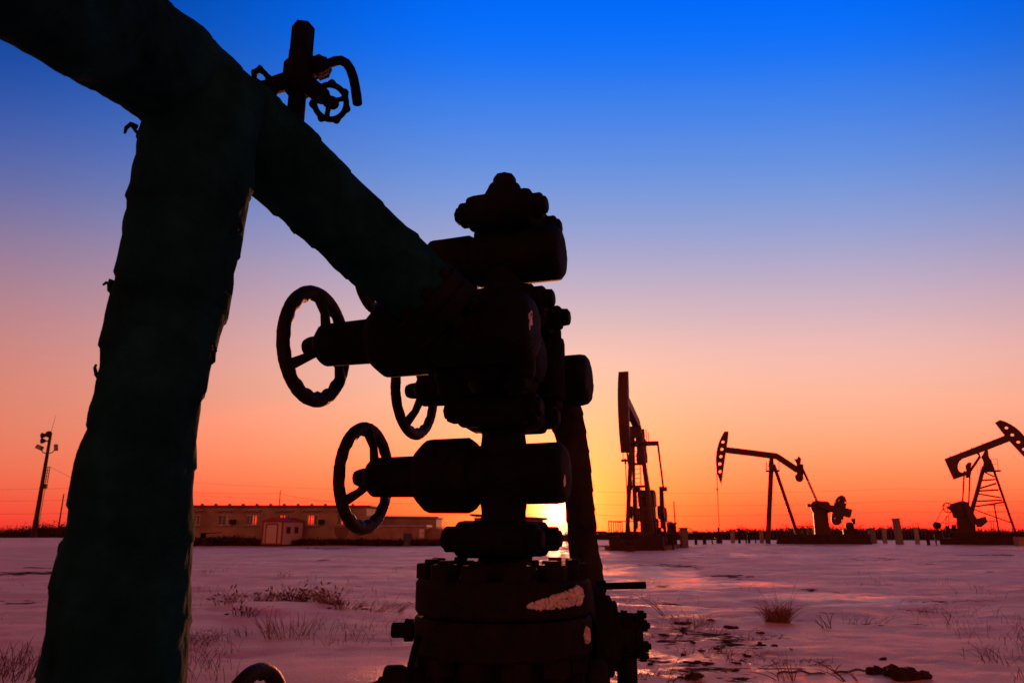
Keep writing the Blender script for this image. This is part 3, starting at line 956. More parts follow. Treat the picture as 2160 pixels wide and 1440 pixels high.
def pump_bent(name, label, loc, yaw, s=1.0, ladder=False, crank_deg=None, kx=1.0, lean=0.0):
    root = thing(name, label, 'pump jack', loc, yaw, 'pump jacks on the snow field')
    k = 0.00943 * s
    P = lambda x, y: (-(x - 690 + lean * (1330 - y)) * k * kx, (1330 - y) * k)
    V = lambda x, y, ly: Vector((P(x, y)[0], ly, P(x, y)[1]))

    def put(mb, nm, mt='pump_steel', par=root, smooth=30):
        return mb.build(nm, mt, par, smooth=smooth, rel=False)
    head = [P(*q) for q in ((210, 220), (192, 248), (175, 280), (158, 315), (145, 350), (134, 390), (127, 430), (122, 470), (121, 510), (123, 555), (128, 600), (134, 635), (145, 672), (175, 748), (182, 700), (222, 420), (240, 310), (248, 222))]
    holes = [ring_pts(P(*q), 17 * k) for q in ((190, 325), (180, 399), (169, 472), (158, 547), (161, 624))]
    hd = put(plate(MB(), [head] + holes, -0.26 * s, -0.20 * s), 'horse_head')
    put(plate(MB(), [head] + holes, 0.20 * s, 0.26 * s), 'side_plate', par=hd)
    arc = head[:14]
    rim = MB()
    rows = []
    for x, z in arc: rows.append([(x + 0.02, -0.30 * s, z), (x + 0.02, 0.30 * s, z), (x - 0.04, 0.30 * s, z), (x - 0.04, -0.30 * s, z)])
    rim.quadgrid(rows, True, True, True)
    put(rim, 'cable_track', par=hd)
    beam = [P(*q) for q in ((224, 378), (480, 417), (745, 459), (775, 475), (955, 598), (935, 656), (735, 517), (700, 512), (480, 476), (224, 438))]
    bm = put(MB().prism(beam, -0.22 * s, 0.22 * s), 'walking_beam')
    # equalizer and tail bearing
    e = MB()
    e.prism([P(*q) for q in ((945, 570), (1000, 575), (1012, 620), (1005, 700), (945, 690), (935, 620))], -0.3 * s, 0.3 * s)
    e.prism([P(*q) for q in ((918, 528), (950, 520), (962, 494), (988, 520), (985, 560), (965, 585), (940, 570))], -0.25 * s, 0.25 * s)
    e.lathe(V(965, 705, -0.35 * s), (0, 1, 0), [(0, 40 * k), (0.7 * s, 40 * k)], 20)
    put(e, 'tail_bearing')
    e = MB(); e.bar(V(992, 600, -1.15 * s), V(992, 600, 1.15 * s), 0.26 * s, 0.3 * s)
    put(e, 'equalizer')
    # samson post
    for sd in (-1, 1):
        lw = 0.6 if ladder else 1.0
        b = MB(); b.bar(V(692, 560, 0.28 * sd * s), V(650, 1325, (0.85 if ladder else 1.15) * sd * s), 0.40 * s * lw, 0.42 * s * lw); put(b, 'front_leg')
        b = MB(); b.bar(V(716, 575, 0.22 * sd * s), V(938, 1240, (0.7 if ladder else 0.95) * sd * s), 0.32 * s * lw, 0.34 * s * lw); put(b, 'rear_leg')
    b = MB(); b.prism([P(*q) for q in ((672, 512), (712, 514), (722, 590), (660, 592))], -0.36 * s, 0.36 * s); put(b, 'saddle_bearing')
    b = MB(); b.box(V(705, 632, 0), (132 * k, 1.5 * s, 0.06))
    for sx_, sy_ in ((-1, -1), (1, -1), (-1, 1), (1, 1)):
        b.bar(V(705 + 62 * sx_, 632, 0.72 * sy_ * s), V(705 + 62 * sx_, 545, 0.72 * sy_ * s), 0.04, 0.04)
    put(b, 'platform')
    if ladder:
        for i in range(5):
            f = 0.08 + 0.2 * i
            w = (0.28 + f * 0.57) * s
            q = V(692 - 42 * f, 560 + 765 * f, 0)
            b = MB(); b.bar(q + Vector((0, -w, 0)), q + Vector((0, w, 0)), 0.16, 0.16)
            put(b, 'cross_brace')
        b = MB()
        for yy in (-0.2, 0.2): b.bar(V(684, 640, yy), V(640, 1320, yy), 0.05, 0.05)
        for i in range(22):
            f = (i + 0.5) / 22
            q = V(684 - 44 * f, 640 + 680 * f, 0)
            b.bar(q + Vector((0, -0.2, 0)), q + Vector((0, 0.2, 0)), 0.035, 0.035)
        put(b, 'ladder')
    # gearbox, pedestal, cranks, weights
    b = MB()
    b.prism([P(*q) for q in ((1065, 965), (1085, 940), (1115, 926), (1160, 930), (1240, 938), (1262, 975), (1255, 1040), (1200, 1052), (1095, 1045), (1075, 1010))], -0.55 * s, 0.55 * s)
    b.prism([P(*q) for q in ((1036, 952), (1068, 955), (1068, 990), (1036, 984))], -0.3 * s, 0.3 * s)
    put(b, 'gearbox')
    b = MB(); b.prism([P(*q) for q in ((1092, 1040), (1232, 1042), (1250, 1245), (1105, 1245))], -0.5 * s, 0.5 * s)
    put(b, 'pedestal')
    cx, cz = P(1225, 990)
    for sd in (-1, 1):
        y0 = 0.95 * sd * s
        ang = R(crank_deg) if crank_deg is not None else math.atan2(P(1165, 928)[1] - cz, P(1165, 928)[0] - cx)
        rot = lambda u, w: (cx + u * math.cos(ang) - w * math.sin(ang), cz + u * math.sin(ang) + w * math.cos(ang))
        b = MB(); b.prism([rot(0.85 * s, 0.2 * s), rot(0.85 * s, -0.2 * s), rot(-2.0 * s, -0.38 * s), rot(-2.0 * s, 0.38 * s)], y0 - 0.14 * s, y0 + 0.14 * s)
        cr = put(b, 'crank')
        for q in (1, -1):
            lobe = []
            for i in range(13):
                t = math.pi * i / 12
                lobe.append(rot(-1.0 * s - 0.46 * s * math.cos(t), q * (0.34 * s + 1.0 * s * math.sin(t) ** 0.7)))
            hl = [ring_pts(rot(-1.05 * s + 0.3 * s * dx, q * 0.8 * s), 0.07 * s, 8) for dx in (-1, 1)]
            put(plate(MB(), [lobe] + hl, y0 - 0.22 * s, y0 + 0.22 * s), 'counterweight', par=cr)
        pin = rot(0.7 * s, 0)
        yp = 1.1 * sd * s
        b = MB(); b.bar(V(992, 600, yp), (pin[0], yp, pin[1]), 0.12 * s, 0.14 * s)
        b.lathe((pin[0], y0 - 0.1, pin[1]), (0, 1, 0), [(0, 0.16 * s), (0.5 * s, 0.16 * s)], 12)
        put(b, 'pitman_arm')
    # base skid, rails, motor
    b = MB()
    x0, _ = P(632, 0); x1, _ = P(1500, 0)
    for sd in (-1, 1): b.box(((x0 + x1) / 2, 1.0 * sd * s, P(0, 1285)[1]), (x0 - x1, 0.35 * s, 90 * k))
    for i in range(9): b.box((x1 + (x0 - x1) * (0.04 + 0.115 * i), 0, P(0, 1288)[1]), (0.3 * s, 1.64 * s, 80 * k))
    b.box(((x0 + x1) / 2, 0, P(0, 1322)[1]), ((x0 - x1) * 1.02, 2.7 * s, 30 * k))
    put(b, 'base_skid', 'pump_dark')
    for sd in (-1, 1):
        b = MB()
        ly = 1.22 * sd * s
        for zz_ in (1165, 1205): b.bar(V(940, zz_, ly), V(1095, zz_, ly), 0.05, 0.05)
        for xx in (945, 985, 1040, 1090): b.bar(V(xx, 1245, ly), V(xx, 1165, ly), 0.05, 0.05)
        put(b, 'guard_rail')
    b = MB()
    b.lathe(V(1432, 1165, -0.45 * s), (0, 1, 0), [(0, 20 * k), (0.02, 38 * k), (0.85 * s, 38 * k), (0.9 * s, 20 * k)], 16)
    b.box(V(1435, 1225, 0), (120 * k, 1.1 * s, 62 * k))
    b.prism([P(*q) for q in ((1448, 1096), (1488, 1094), (1488, 1148), (1474, 1150), (1472, 1215), (1462, 1215), (1462, 1130), (1448, 1126))], -0.1, 0.1)
    put(b, 'motor', 'pump_dark')
    # bridle and rod
    b = MB()
    for yy in (-0.12, 0.12): b.tube([V(127, 610, yy), V(131, 700, yy), V(135, 795, yy)], 0.022, 6)
    b.bar(V(135, 800, -0.25), V(135, 800, 0.25), 0.10, 0.14)
    b.bar(V(125, 790, 0), V(140, 820, 0), 0.1, 0.1)
    b.tube([V(136, 800, 0), V(145, 1000, 0), V(160, 1200, 0)], 0.03, 6)
    put(b, 'polished_rod')
    return root, V(160, 1330, 0)


def small_wellhead(loc, label, s=1.0):
    r = thing('small_wellhead', label, 'wellhead', loc)
    MB().lathe((0, 0, 0), UP, [(0, 0.28 * s), (0.45 * s, 0.26 * s), (0.46 * s, 0.4 * s), (0.62 * s, 0.4 * s), (0.63 * s, 0.16 * s), (0.95 * s, 0.15 * s), (0.96 * s, 0.22 * s), (1.1 * s, 0.22 * s), (1.12 * s, 0.1 * s), (1.45 * s, 0.08 * s)], 16).build('casing_head', 'pump_dark', r, rel=False)
    MB().cyl((-0.6 * s, 0, 0.8 * s), (0.6 * s, 0, 0.8 * s), 0.09 * s, 0.09 * s, 10).build('flow_tee', 'pump_dark', r, rel=False)
    for sd in (-1, 1):
        w = handwheel_mb((0.35 * sd * s, -0.3 * s, 0.8 * s), (0, -1, 0), 0.18 * s, minor=0.025 * s, dish=0.03, lobes=6, inner=0, hub=0.04)
        w.build('handwheel', 'pump_dark', r, rel=False)
    return r


p2 = at(1628.5, 1146.5, 68.0); p2.z = 0.0
yaw2 = R(180 - 20.5)
pj2, rod = pump_bent('pump_jack', 'pump jack seen from the side, head pointing left with five holes and a bent beam', p2, yaw2, kx=0.935, crank_deg=17, lean=0.085)
wpos = Vector(p2) + Matrix.Rotation(yaw2, 3, 'Z') @ Vector((rod.x, 0, 0))
small_wellhead((wpos.x, wpos.y, 0), 'small wellhead with a thin rod under the left-pointing pump jack head')

d1 = Vector((-1.75, -5.6, 0)).normalized()
p1 = at(1352, 1150, 47.0); p1.z = 0.1
yaw1 = math.atan2(d1.y, d1.x)
pj1, rod = pump_bent('pump_jack', 'tall pump jack seen end-on beside the sun, its narrow head facing the viewer', p1, yaw1, s=1.0, ladder=True, crank_deg=96)
pad = thing('concrete_pad', 'concrete plinth under the end-on pump jack near the sun', 'plinth', (p1.x, p1.y, 0), yaw1)
MB().box((-3.4, 0, 0.02), (10.5, 4.0, 0.46)).build('slab', 'dark_brown', pad, rel=False)
MB().box((1.6, 0, 0.02), (1.2, 3.2, 1.6)).build('plinth_block', 'pump_dark', pad, rel=False)
b = MB()
for sd in (-1, 1):
    for i in range(7):
        b.bar((1.8 - 0.9 * i, 1.7 * sd, 0.2), (1.8 - 0.9 * i, 1.7 * sd, 1.75), 0.05, 0.05)
    for zz_ in (1.0, 1.7): b.bar((1.8, 1.7 * sd, zz_), (-3.6, 1.7 * sd, zz_), 0.05, 0.05)
b.bar((1.8, -1.7, 1.7), (1.8, 1.7, 1.7), 0.05, 0.05)
b.build('guard_rail', 'pump_dark', pad, rel=False)
wpos = Vector(p1) + Matrix.Rotation(yaw1, 3, 'Z') @ Vector((rod.x, 0, 0))
small_wellhead((wpos.x, wpos.y, 0), 'small wellhead in front of the end-on pump jack', 1.0)


def pump_hook():
    loc = at(1860 + 1138 / 4.5, 1146, 63.0); loc.z = 0
    root = thing('pump_jack', 'pump jack at the right edge with hooked tail and lattice tower, head cut off', 'pump jack', loc, R(-34), 'pump jacks on the snow field')
    k = 0.00901
    P = lambda x, y: ((x + 0.160 * (1290 - y) - 1138) * k * 0.83, (1290 - y) * k)
    V = lambda x, y, ly=0.0: Vector((P(x, y)[0], ly, P(x, y)[1]))

    def put(mb, nm, mt='pump_steel', par=root): return mb.build(nm, mt, par, smooth=30, rel=False)
    head = [P(*q) for q in ((1092, 145), (1140, 122), (1190, 142), (1240, 170), (1290, 206), (1335, 248), (1375, 298), (1408, 352), (1436, 412), (1458, 475), (1474, 540), (1484, 610), (1465, 600), (1350, 468), (1230, 330), (1160, 240))]
    holes = [ring_pts(P(*q), 15 * k) for q in ((1202, 200), (1257, 270), (1313, 342), (1365, 412), (1412, 482))]
    hd = put(plate(MB(), [head] + holes, -0.26, -0.2), 'horse_head')
    put(plate(MB(), [head] + holes, 0.2, 0.26), 'side_plate', par=hd)
    rows = [[(x + 0.02, -0.3, z), (x + 0.02, 0.3, z), (x - 0.04, 0.3, z - 0.03), (x - 0.04, -0.3, z - 0.03)] for x, z in head[1:12]]
    put(MB().quadgrid(rows, True, True, True), 'cable_track', par=hd)
    put(MB().prism([P(*q) for q in ((575, 470), (880, 372), (1185, 273), (1232, 328), (1020, 398), (905, 432), (800, 462), (760, 474), (730, 496), (714, 530), (714, 566), (728, 596), (752, 608), (790, 606), (800, 632), (668, 673), (620, 570))], -0.24, 0.24), 'walking_beam')
    b = MB()
    for i in range(4):
        q = V(635 + 110 * i, 452 - 35 * i); b.bar(q, q + Vector((0, 0, 0.14)), 0.05, 0.3)
    put(b, 'beam_cleat')
    put(MB().prism([P(*q) for q in ((905, 432), (935, 430), (948, 470), (852, 600), (838, 660), (792, 660), (792, 625), (820, 600), (925, 455))], -0.2, 0.2), 'equalizer_link')
    put(MB().prism([P(*q) for q in ((790, 545), (820, 512), (856, 518), (845, 560), (840, 600), (800, 602))], -0.22, 0.22), 'equalizer_bearing')
    put(MB().prism([P(*q) for q in ((985, 415), (1018, 400), (1028, 470), (1055, 510), (1075, 605), (960, 600), (972, 520), (950, 470))], -0.35, 0.35), 'saddle_bearing')
    # lattice tower
    for sd in (-1, 1):
        t, bt = 0.3 * sd, 1.25 * sd
        MBl = MB(); MBl.bar(V(975, 560, t), V(835, 1030, bt * 0.8), 0.2, 0.24); put(MBl, 'tower_leg')
        MBl = MB(); MBl.bar(V(1052, 540, t), V(1268, 1180, bt), 0.2, 0.26); put(MBl, 'tower_leg')
    for (a, c) in (((960, 607), (1072, 607)), ((985, 615), (1075, 658)), ((950, 690), (1085, 685)), ((930, 765), (1095, 722)), ((915, 790), (1115, 783)),
                   ((915, 815), (1140, 858)), ((900, 885), (1150, 880)), ((890, 935), (1160, 900)), ((880, 965), (1230, 1090))):
        f = (a[1] - 560) / 600
        for sd in (-1, 1):
            MBl = MB(); MBl.bar(V(*a, sd * (0.3 + 0.9 * f)), V(*c, sd * (0.3 + 0.9 * f)), 0.09, 0.09); put(MBl, 'cross_brace')
    b = MB(); b.box(V(1045, 605), (160 * k, 1.7, 0.06))
    for zq in (500, 545): b.bar(V(1045, zq, -0.8), V(1108, zq, -0.8), 0.035, 0.035)
    for xq in (1045, 1108): b.bar(V(xq + 8, 605, -0.8), V(xq, 498, -0.8), 0.04, 0.04)
    for xq in (905, 935): b.bar(V(xq + 12, 620, -0.8), V(xq, 520, -0.8), 0.03, 0.03)
    put(b, 'platform')
    for sd in (-1, 1):
        MBl = MB(); MBl.bar(V(808 + 24 * sd, 600, 0.9 * sd), V(790 + 26 * sd, 910, 0.9 * sd), 0.12, 0.14); put(MBl, 'pitman_arm')
    b = MB(); b.bar(V(815, 620, -1.0), V(815, 620, 1.0), 0.3, 0.3); put(b, 'equalizer')
    put(MB().prism([P(*q) for q in ((628, 925), (640, 908), (760, 878), (815, 895), (838, 945), (850, 1000), (700, 1045), (665, 1040), (650, 985), (612, 950))], -0.6, 0.6), 'gearbox')
    put(MB().prism([P(*q) for q in ((695, 1020), (850, 985), (878, 1010), (890, 1180), (705, 1180))], -0.5, 0.5), 'pedestal')
    for sd in (-1, 1):
        y0 = 0.95 * sd
        cr = put(MB().prism([P(*q) for q in ((770, 900), (800, 890), (900, 1050), (880, 1120), (840, 1090))], y0 - 0.13, y0 + 0.13), 'crank')
        put(plate(MB(), [[P(*q) for q in ((885, 1055), (985, 1030), (1005, 1080), (940, 1130), (900, 1130))]], y0 - 0.2, y0 + 0.2), 'counterweight', par=cr)
    wmb = handwheel_mb(V(617, 945, -0.8), (0, -1, 0), 50 * k, minor=0.05, dish=0.02, spokes=6, lobes=6, inner=0, hub=0.09, spoke_r=0.035)
    put(wmb, 'belt_pulley')
    b = MB()
    b.bar(V(578, 930, -0.8), V(485, 1090, -0.8), 0.03, 0.05); b.bar(V(650, 985, -0.8), V(520, 1130, -0.8), 0.03, 0.05)
    put(b, 'drive_belt', 'pump_dark')
    b = MB()
    b.lathe(V(502, 1112, -0.9), (0, 1, 0), [(0, 22 * k), (0.03, 36 * k), (0.9, 36 * k), (0.95, 20 * k)], 16)
    b.prism([P(*q) for q in ((425, 1225), (450, 1165), (545, 1160), (560, 1225))], -0.8, 0.8)
    b.box(V(610, 1150, -0.3), (36 * k, 0.4, 70 * k)); b.box(V(672, 1135, -0.3), (40 * k, 0.4, 60 * k))
    put(b, 'motor', 'pump_dark')
    b = MB()
    for zq in (1088,): b.bar(V(530, zq, -1.3), V(705, zq, -1.3), 0.05, 0.05)
    for xq in (600, 628, 700): b.bar(V(xq, 1180, -1.3), V(xq, 1030 if xq < 650 else 1088, -1.3), 0.05, 0.05)
    b.bar(V(600, 1030, -1.3), V(630, 1026, -1.3), 0.05, 0.05)
    for xq in (1040, 1065): b.bar(V(xq, 1175, -1.3), V(xq, 1075, -1.3), 0.06, 0.06)
    b.bar(V(1000, 1075, -1.3), V(1110, 1072, -1.3), 0.06, 0.06)
    put(b, 'guard_rail', 'pump_dark')
    b = MB()
    x0, x1 = P(340, 0)[0], P(1420, 0)[0]
    b.box(((x0 + x1) / 2, 0, P(0, 1262)[1]), (x1 - x0, 3.6, 60 * k))
    b.box((P(470, 0)[0] + (x1 - P(470, 0)[0]) / 2, 0, P(0, 1205)[1]), (x1 - P(470, 0)[0], 2.8, 56 * k))
    put(b, 'base_skid', 'pump_dark')
    b = MB()
    b.tube([V(1482, 560, 0), V(1486, 800, 0), V(1488, 1230, 0)], 0.03, 6)
    put(b, 'polished_rod')


pump_hook()


# ------------------------------------------------------------------ long low building
def wall_with_holes(mb, X0, X1, Y, z0, z1, holes, th=0.25):
    hz0, hz1 = holes[0][2], holes[0][3]
    mb.box(((X0 + X1) / 2, Y, (z0 + hz0) / 2), (X1 - X0, th, hz0 - z0))
    mb.box(((X0 + X1) / 2, Y, (z1 + hz1) / 2), (X1 - X0, th, z1 - hz1))
    x = X0
    for (a, c, _, _) in holes:
        mb.box(((x + a) / 2, Y, (hz0 + hz1) / 2), (a - x, th, hz1 - hz0)); x = c
    mb.box(((x + X1) / 2, Y, (hz0 + hz1) / 2), (X1 - x, th, hz1 - hz0))


def long_building():
    Y0, Y1 = 60.0, 66.0
    X = lambda px_, Y=Y0: at(px_, 1110, Y).x
    Z = lambda py_, Y=Y0: zat(py_, Y)
    XL, XR = X(215), X(772)
    zt = Z(1068)
    root = thing('long_building', 'long single-storey pale plastered building with a row of barred windows', 'building', ((XL + XR) / 2, (Y0 + Y1) / 2, 0))
    wins = [(330, 352), (396, 422), (460, 486), (518, 544), (588, 612), (644, 671), (711, 733)]
    hz0, hz1 = Z(1107), Z(1085)
    holes = [(X(a), X(c), hz0, hz1) for a, c in wins]
    b = MB(); wall_with_holes(b, XL, XR, Y0, -0.2, zt, holes); b.build('front_wall', 'plaster', root, smooth=0)
    # windows of the rear wall, some of them facing a front window
    rear = []
    for a, c in ((531, 545), (588, 601), (645, 664), (718, 724)):
        rear.append((X(a, Y1), X(c, Y1), Z(1107, Y1), Z(1086, Y1)))
    b = MB(); wall_with_holes(b, XL, XR, Y1, -0.2, zt, rear); b.build('rear_wall', 'plaster', root, smooth=0)
    b = MB()
    for xx in (XL + 0.126, XR - 0.126): b.box((xx, (Y0 + Y1) / 2, zt / 2 - 0.1), (0.25, Y1 - Y0 - 0.26, zt + 0.2))
    b.build('end_wall', 'plaster', root, smooth=0)
    b = MB()
    for i, (a, c) in enumerate(zip(wins[:-1], wins[1:])):
        m_ = (X(a[1]) + X(c[0])) / 2 * 1.05
        b.box((m_, (Y0 + Y1) / 2, zt / 2), (0.12, Y1 - Y0 - 0.3, zt - 0.02))
    b.build('partition', 'interior', root, smooth=0)
    # roof: shallow slope, dark red edge
    b = MB()
    b.prism([(Y0 - 0.35, zt + 0.004), (Y0 - 0.35, zt + 0.11), (Y1 + 0.4, zt + 0.17), (Y1 + 0.4, zt + 0.004)], 0, 1)
    vv = [(XL - 0.3 + (XR - XL + 0.6) * y, x, z) for x, y, z in b.v]
    b.v = vv
    rf = b.build('roof', 'roof_red', root, smooth=0)
    for px_ in range(395, 770, 29):
        MB().box((X(px_), Y0 - 0.2, zt + 0.17), (0.16, 0.3, 0.12)).build('roof_cleat', 'roof_red', rf, smooth=0)
    for (x0, x1, _, _), (a, c) in zip(holes, wins):
        w = x1 - x0
        f = MB()
        t = 0.07
        yf = Y0 - 0.05
        f.box(((x0 + x1) / 2, yf, hz0 + t / 2 + 0.002), (w - 0.004, 0.08, t)); f.box(((x0 + x1) / 2, yf, hz1 - t / 2 - 0.002), (w - 0.004, 0.08, t))
        for xx in (x0 + t / 2 + 0.002, x1 - t / 2 - 0.002, x0 + w * 0.36, x0 + w * 0.68): f.box((xx, yf, (hz0 + hz1) / 2), (t, 0.076, hz1 - hz0 - 2 * t - 0.008))
        wf = f.build('window', 'frame_white', root, smooth=0)
        xs = [x0 + t, x0 + w * 0.36, x0 + w * 0.68, x1 - t]
        for q in range(3):
            MB().box(((xs[q] + xs[q + 1]) / 2, yf + 0.012, (hz0 + hz1) / 2), (xs[q + 1] - xs[q] - 0.03, 0.012, hz1 - hz0 - 2 * t)).build('pane', 'window_glass', wf, smooth=0)
        MB().box(((x0 + x1) / 2, Y0 - 0.20, hz0 - 0.05), (w + 0.3, 0.14, 0.07)).build('sill', 'concrete', wf, smooth=0)
        bars = MB()
        for q in range(6):
            xx = x0 + w * (q + 0.5) / 6
            bars.bar((xx, Y0 - 0.16, hz0), (xx, Y0 - 0.16, hz1), 0.022, 0.022)
        for zz_ in (hz0 + 0.15, hz1 - 0.15): bars.bar((x0, Y0 - 0.165, zz_), (x1, Y0 - 0.165, zz_), 0.022, 0.022)
        bars.build('window_bars', 'wire', wf, smooth=0)
        MB().box(((x0 + x1) / 2, Y0 - 0.25, hz1 + 0.33), (w + 0.5, 0.30, 0.09)).build('canopy', 'concrete', wf, smooth=0)
    # air conditioners, dark half-disc patch on the wall, plinth
    for px_ in (491, 678):
        c = at(px_, 1100, Y0 - 0.32)
        ac = MB().box(c, (0.42, 0.34, 0.36)).build('air_conditioner', 'dark_void', root, smooth=0)
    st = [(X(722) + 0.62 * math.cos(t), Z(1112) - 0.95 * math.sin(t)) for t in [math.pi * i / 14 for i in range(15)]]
    MB().prism(st, Y0 - 0.131, Y0 - 0.124).build('dark_wall_patch', 'dark_brown', root, smooth=0)
    MB().box(((XL + XR) / 2, Y0 - 0.16, 0.12), (XR - XL, 0.07, 0.6)).build('plinth_band', 'brick_wall', root, smooth=0)
    # masts on the roof with a wire
    for px_, top in ((589, 1033), (713, 1046)):
        p = at(px_, 1066, Y0 + 1.0)
        MB().cyl((p.x, p.y, zt), (p.x, p.y, zat(top, Y0 + 1.0)), 0.045, 0.035, 8).build('roof_mast', 'wire', root)


long_building()


def annex(name, label, px0, px1, pt, Y0, Y1, wall, roofm, over=0.2, slope=0.0, door=None):
    x0, x1 = at(px0, 1110, Y0).x, at(px1, 1110, Y0).x
    zt = zat(pt, Y0)
    r = thing(name, label, 'building', ((x0 + x1) / 2, (Y0 + Y1) / 2, 0))
    b = MB()
    b.box(((x0 + x1) / 2, Y0 + 0.1, zt / 2 - 0.1), (x1 - x0, 0.2, zt + 0.2)); b.build('front_wall', wall, r, smooth=0)
    b = MB(); b.box(((x0 + x1) / 2, Y1 - 0.1, zt / 2 - 0.1), (x1 - x0, 0.2, zt + 0.2)); b.build('rear_wall', wall, r, smooth=0)
    for xx in (x0 + 0.1, x1 - 0.1):
        MB().box((xx, (Y0 + Y1) / 2, zt / 2 - 0.1), (0.196, Y1 - Y0 - 0.41, zt + 0.196)).build('end_wall', wall, r, smooth=0)
    b = MB()
    b.box(((x0 + x1) / 2, (Y0 + Y1) / 2, zt + 0.09), (x1 - x0 + 2 * over, Y1 - Y0 + 2 * over, 0.16), Matrix.Rotation(slope, 3, 'Y'))
    b.build('roof', roofm, r, smooth=0)
    if door:
        a, c, t, bt = door
        xa, xc = at(a, 1110, Y0).x, at(c, 1110, Y0).x
        d = MB().box(((xa + xc) / 2, Y0 - 0.03, (zat(t, Y0) + zat(bt, Y0)) / 2), (xc - xa, 0.05, zat(t, Y0) - zat(bt, Y0))).build('door', 'frame_white', r, smooth=0)
        MB().box((xc - 0.1, Y0 - 0.075, (zat(t, Y0) + zat(bt, Y0)) / 2), (0.04, 0.04, 0.14)).build('handle', 'wire', d, smooth=0)
    return r


annex('brick_annex', 'low brick annex joined to the right end of the long building', 762, 898, 1111, 58.5, 63.0, 'brick_wall', 'concrete', 0.08, 0.0, (885, 895, 1115, 1134))
annex('rear_block', 'plain pale block rising behind the low brick annex', 796, 920, 1092, 64.5, 70.0, 'plaster', 'concrete', 0.15, 0.012)
annex('red_roofed_hut', 'small white building with a sloping red roof just left of the sun', 1000, 1146, 1091, 72.0, 78.0, 'plaster', 'roof_red', 0.45, 0.05)
yw = thing('yard_wall', 'weathered low yard wall between the brick annex and the wellhead', 'wall', (at(950, 1130, 59.5).x, 59.5, 0))
xa, xb = at(900, 1110, 59.5).x, at(1010, 1110, 59.5).x
MB().box(((xa + xb) / 2, 59.5, zat(1114, 59.5) / 2 - 0.1), (xb - xa, 0.24, zat(1114, 59.5) + 0.2)).build('masonry', 'brick_wall', yw, smooth=0)
MB().box(((xa + xb) / 2, 59.5, zat(1113, 59.5) + 0.03), (xb - xa + 0.1, 0.34, 0.08)).build('coping', 'concrete', yw, smooth=0)


def guard_booth():
    Y = 57.0
    X = lambda p: at(p, 1120, Y).x
    x0, x1 = X(566), X(613)
    zt, z0 = zat(1100, Y), 0.12
    r = thing('guard_booth', 'white cabin with red trim and a small red gable roof before the long building', 'booth', ((x0 + x1) / 2, Y + 0.9, 0))
    r.rotation_euler = (0, 0, 0)
    w = x1 - x0; dp = 2.6
    skew = R(-20)
    m = Matrix.Rotation(skew, 4, 'Z')
    r.rotation_euler = (0, 0, skew)
    hw, hd = w / 2 / math.cos(skew) * 0.98, dp / 2
    P_ = lambda mb, nm, mt, par=r: mb.build(nm, mt, par, smooth=0, rel=False)
    P_(MB().box((0, 0, (zt + z0) / 2), (2 * hw, 2 * hd, zt - z0)), 'cabin_body', 'white_panel')
    t = 0.10
    for sx_ in (-1, 1):
        for sy_ in (-1, 1):
            P_(MB().box((sx_ * hw, sy_ * hd, (zt + z0) / 2), (t, t, zt - z0 + 0.01)), 'corner_trim', 'red_trim')
    b = MB()
    b.prism([(-hw - 0.12, zt), (-hw - 0.12, zt + 0.08), (0, zt + 0.34), (hw + 0.12, zt + 0.08), (hw + 0.12, zt)], -hd - 0.15, hd + 0.15)
    P_(b, 'roof', 'red_trim')
    d = P_(MB().box((-0.05, -hd - 0.02, (zt + z0) / 2 - 0.1), (0.95, 0.04, zt - z0 - 0.35)), 'door', 'white_panel')
    for xx in (-0.575, 0.475): P_(MB().box((xx, -hd - 0.03, (zt + z0) / 2 - 0.06), (0.08, 0.06, zt - z0 - 0.25)), 'door_trim', 'red_trim', d)
    P_(MB().box((-0.05, -hd - 0.03, zt - 0.16), (0.97, 0.06, 0.09)), 'door_trim', 'red_trim', d)
    for yy in (-0.55, 0.45):
        f = P_(MB().box((hw + 0.012, yy, zt - 0.62), (0.03, 0.52, 0.52)), 'window', 'red_trim')
        P_(MB().box((hw + 0.022, yy, zt - 0.62), (0.03, 0.38, 0.38)), 'pane', 'dark_void', f)
    P_(MB().box((0, 0, 0.05), (2 * hw + 0.1, 2 * hd + 0.1, 0.14)), 'skid', 'pump_dark')
    P_(MB().box((0, -hd - 0.02, z0 + 0.06), (2 * hw - 0.12, 0.05, 0.1)), 'base_trim', 'red_trim')


guard_booth()

# barrel, scrap frame, low debris along the wall
bp = at(859, 1150, 57.5)
br = thing('barrel', 'dark blue barrel by the low brick annex', 'barrel', (bp.x, bp.y, 0))
MB().lathe((0, 0, 0), UP, [(0, 0.30), (0.03, 0.32), (0.3, 0.31), (0.32, 0.33), (0.34, 0.31), (0.6, 0.31), (0.62, 0.33), (0.64, 0.31), (0.9, 0.32), (0.93, 0.30)], 20).build('drum', 'blue_plastic', br, rel=False)
MB().lathe((0, 0, 0.92), UP, [(0, 0.26), (0.03, 0.26), (0.035, 0.1)], 16).build('lid', 'blue_plastic', br, rel=False)
sp = at(447, 1140, 57.0)
sc = thing('handcart', 'low dark handcart parked by the long building wall', 'cart', (sp.x, sp.y, 0))
b = MB()
b.box((0, 0, 0.55), (1.5, 0.9, 0.10)); b.box((-0.72, 0, 0.75), (0.06, 0.9, 0.36)); b.bar((0.7, 0.3, 0.6), (1.25, 0.3, 0.35), 0.05, 0.05); b.bar((0.7, -0.3, 0.6), (1.25, -0.3, 0.35), 0.05, 0.05)
b.bar((-0.7, 0, 0.95), (0.5, 0, 1.0), 0.9, 0.06)
b.build('frame', 'dark_void', sc, rel=False)
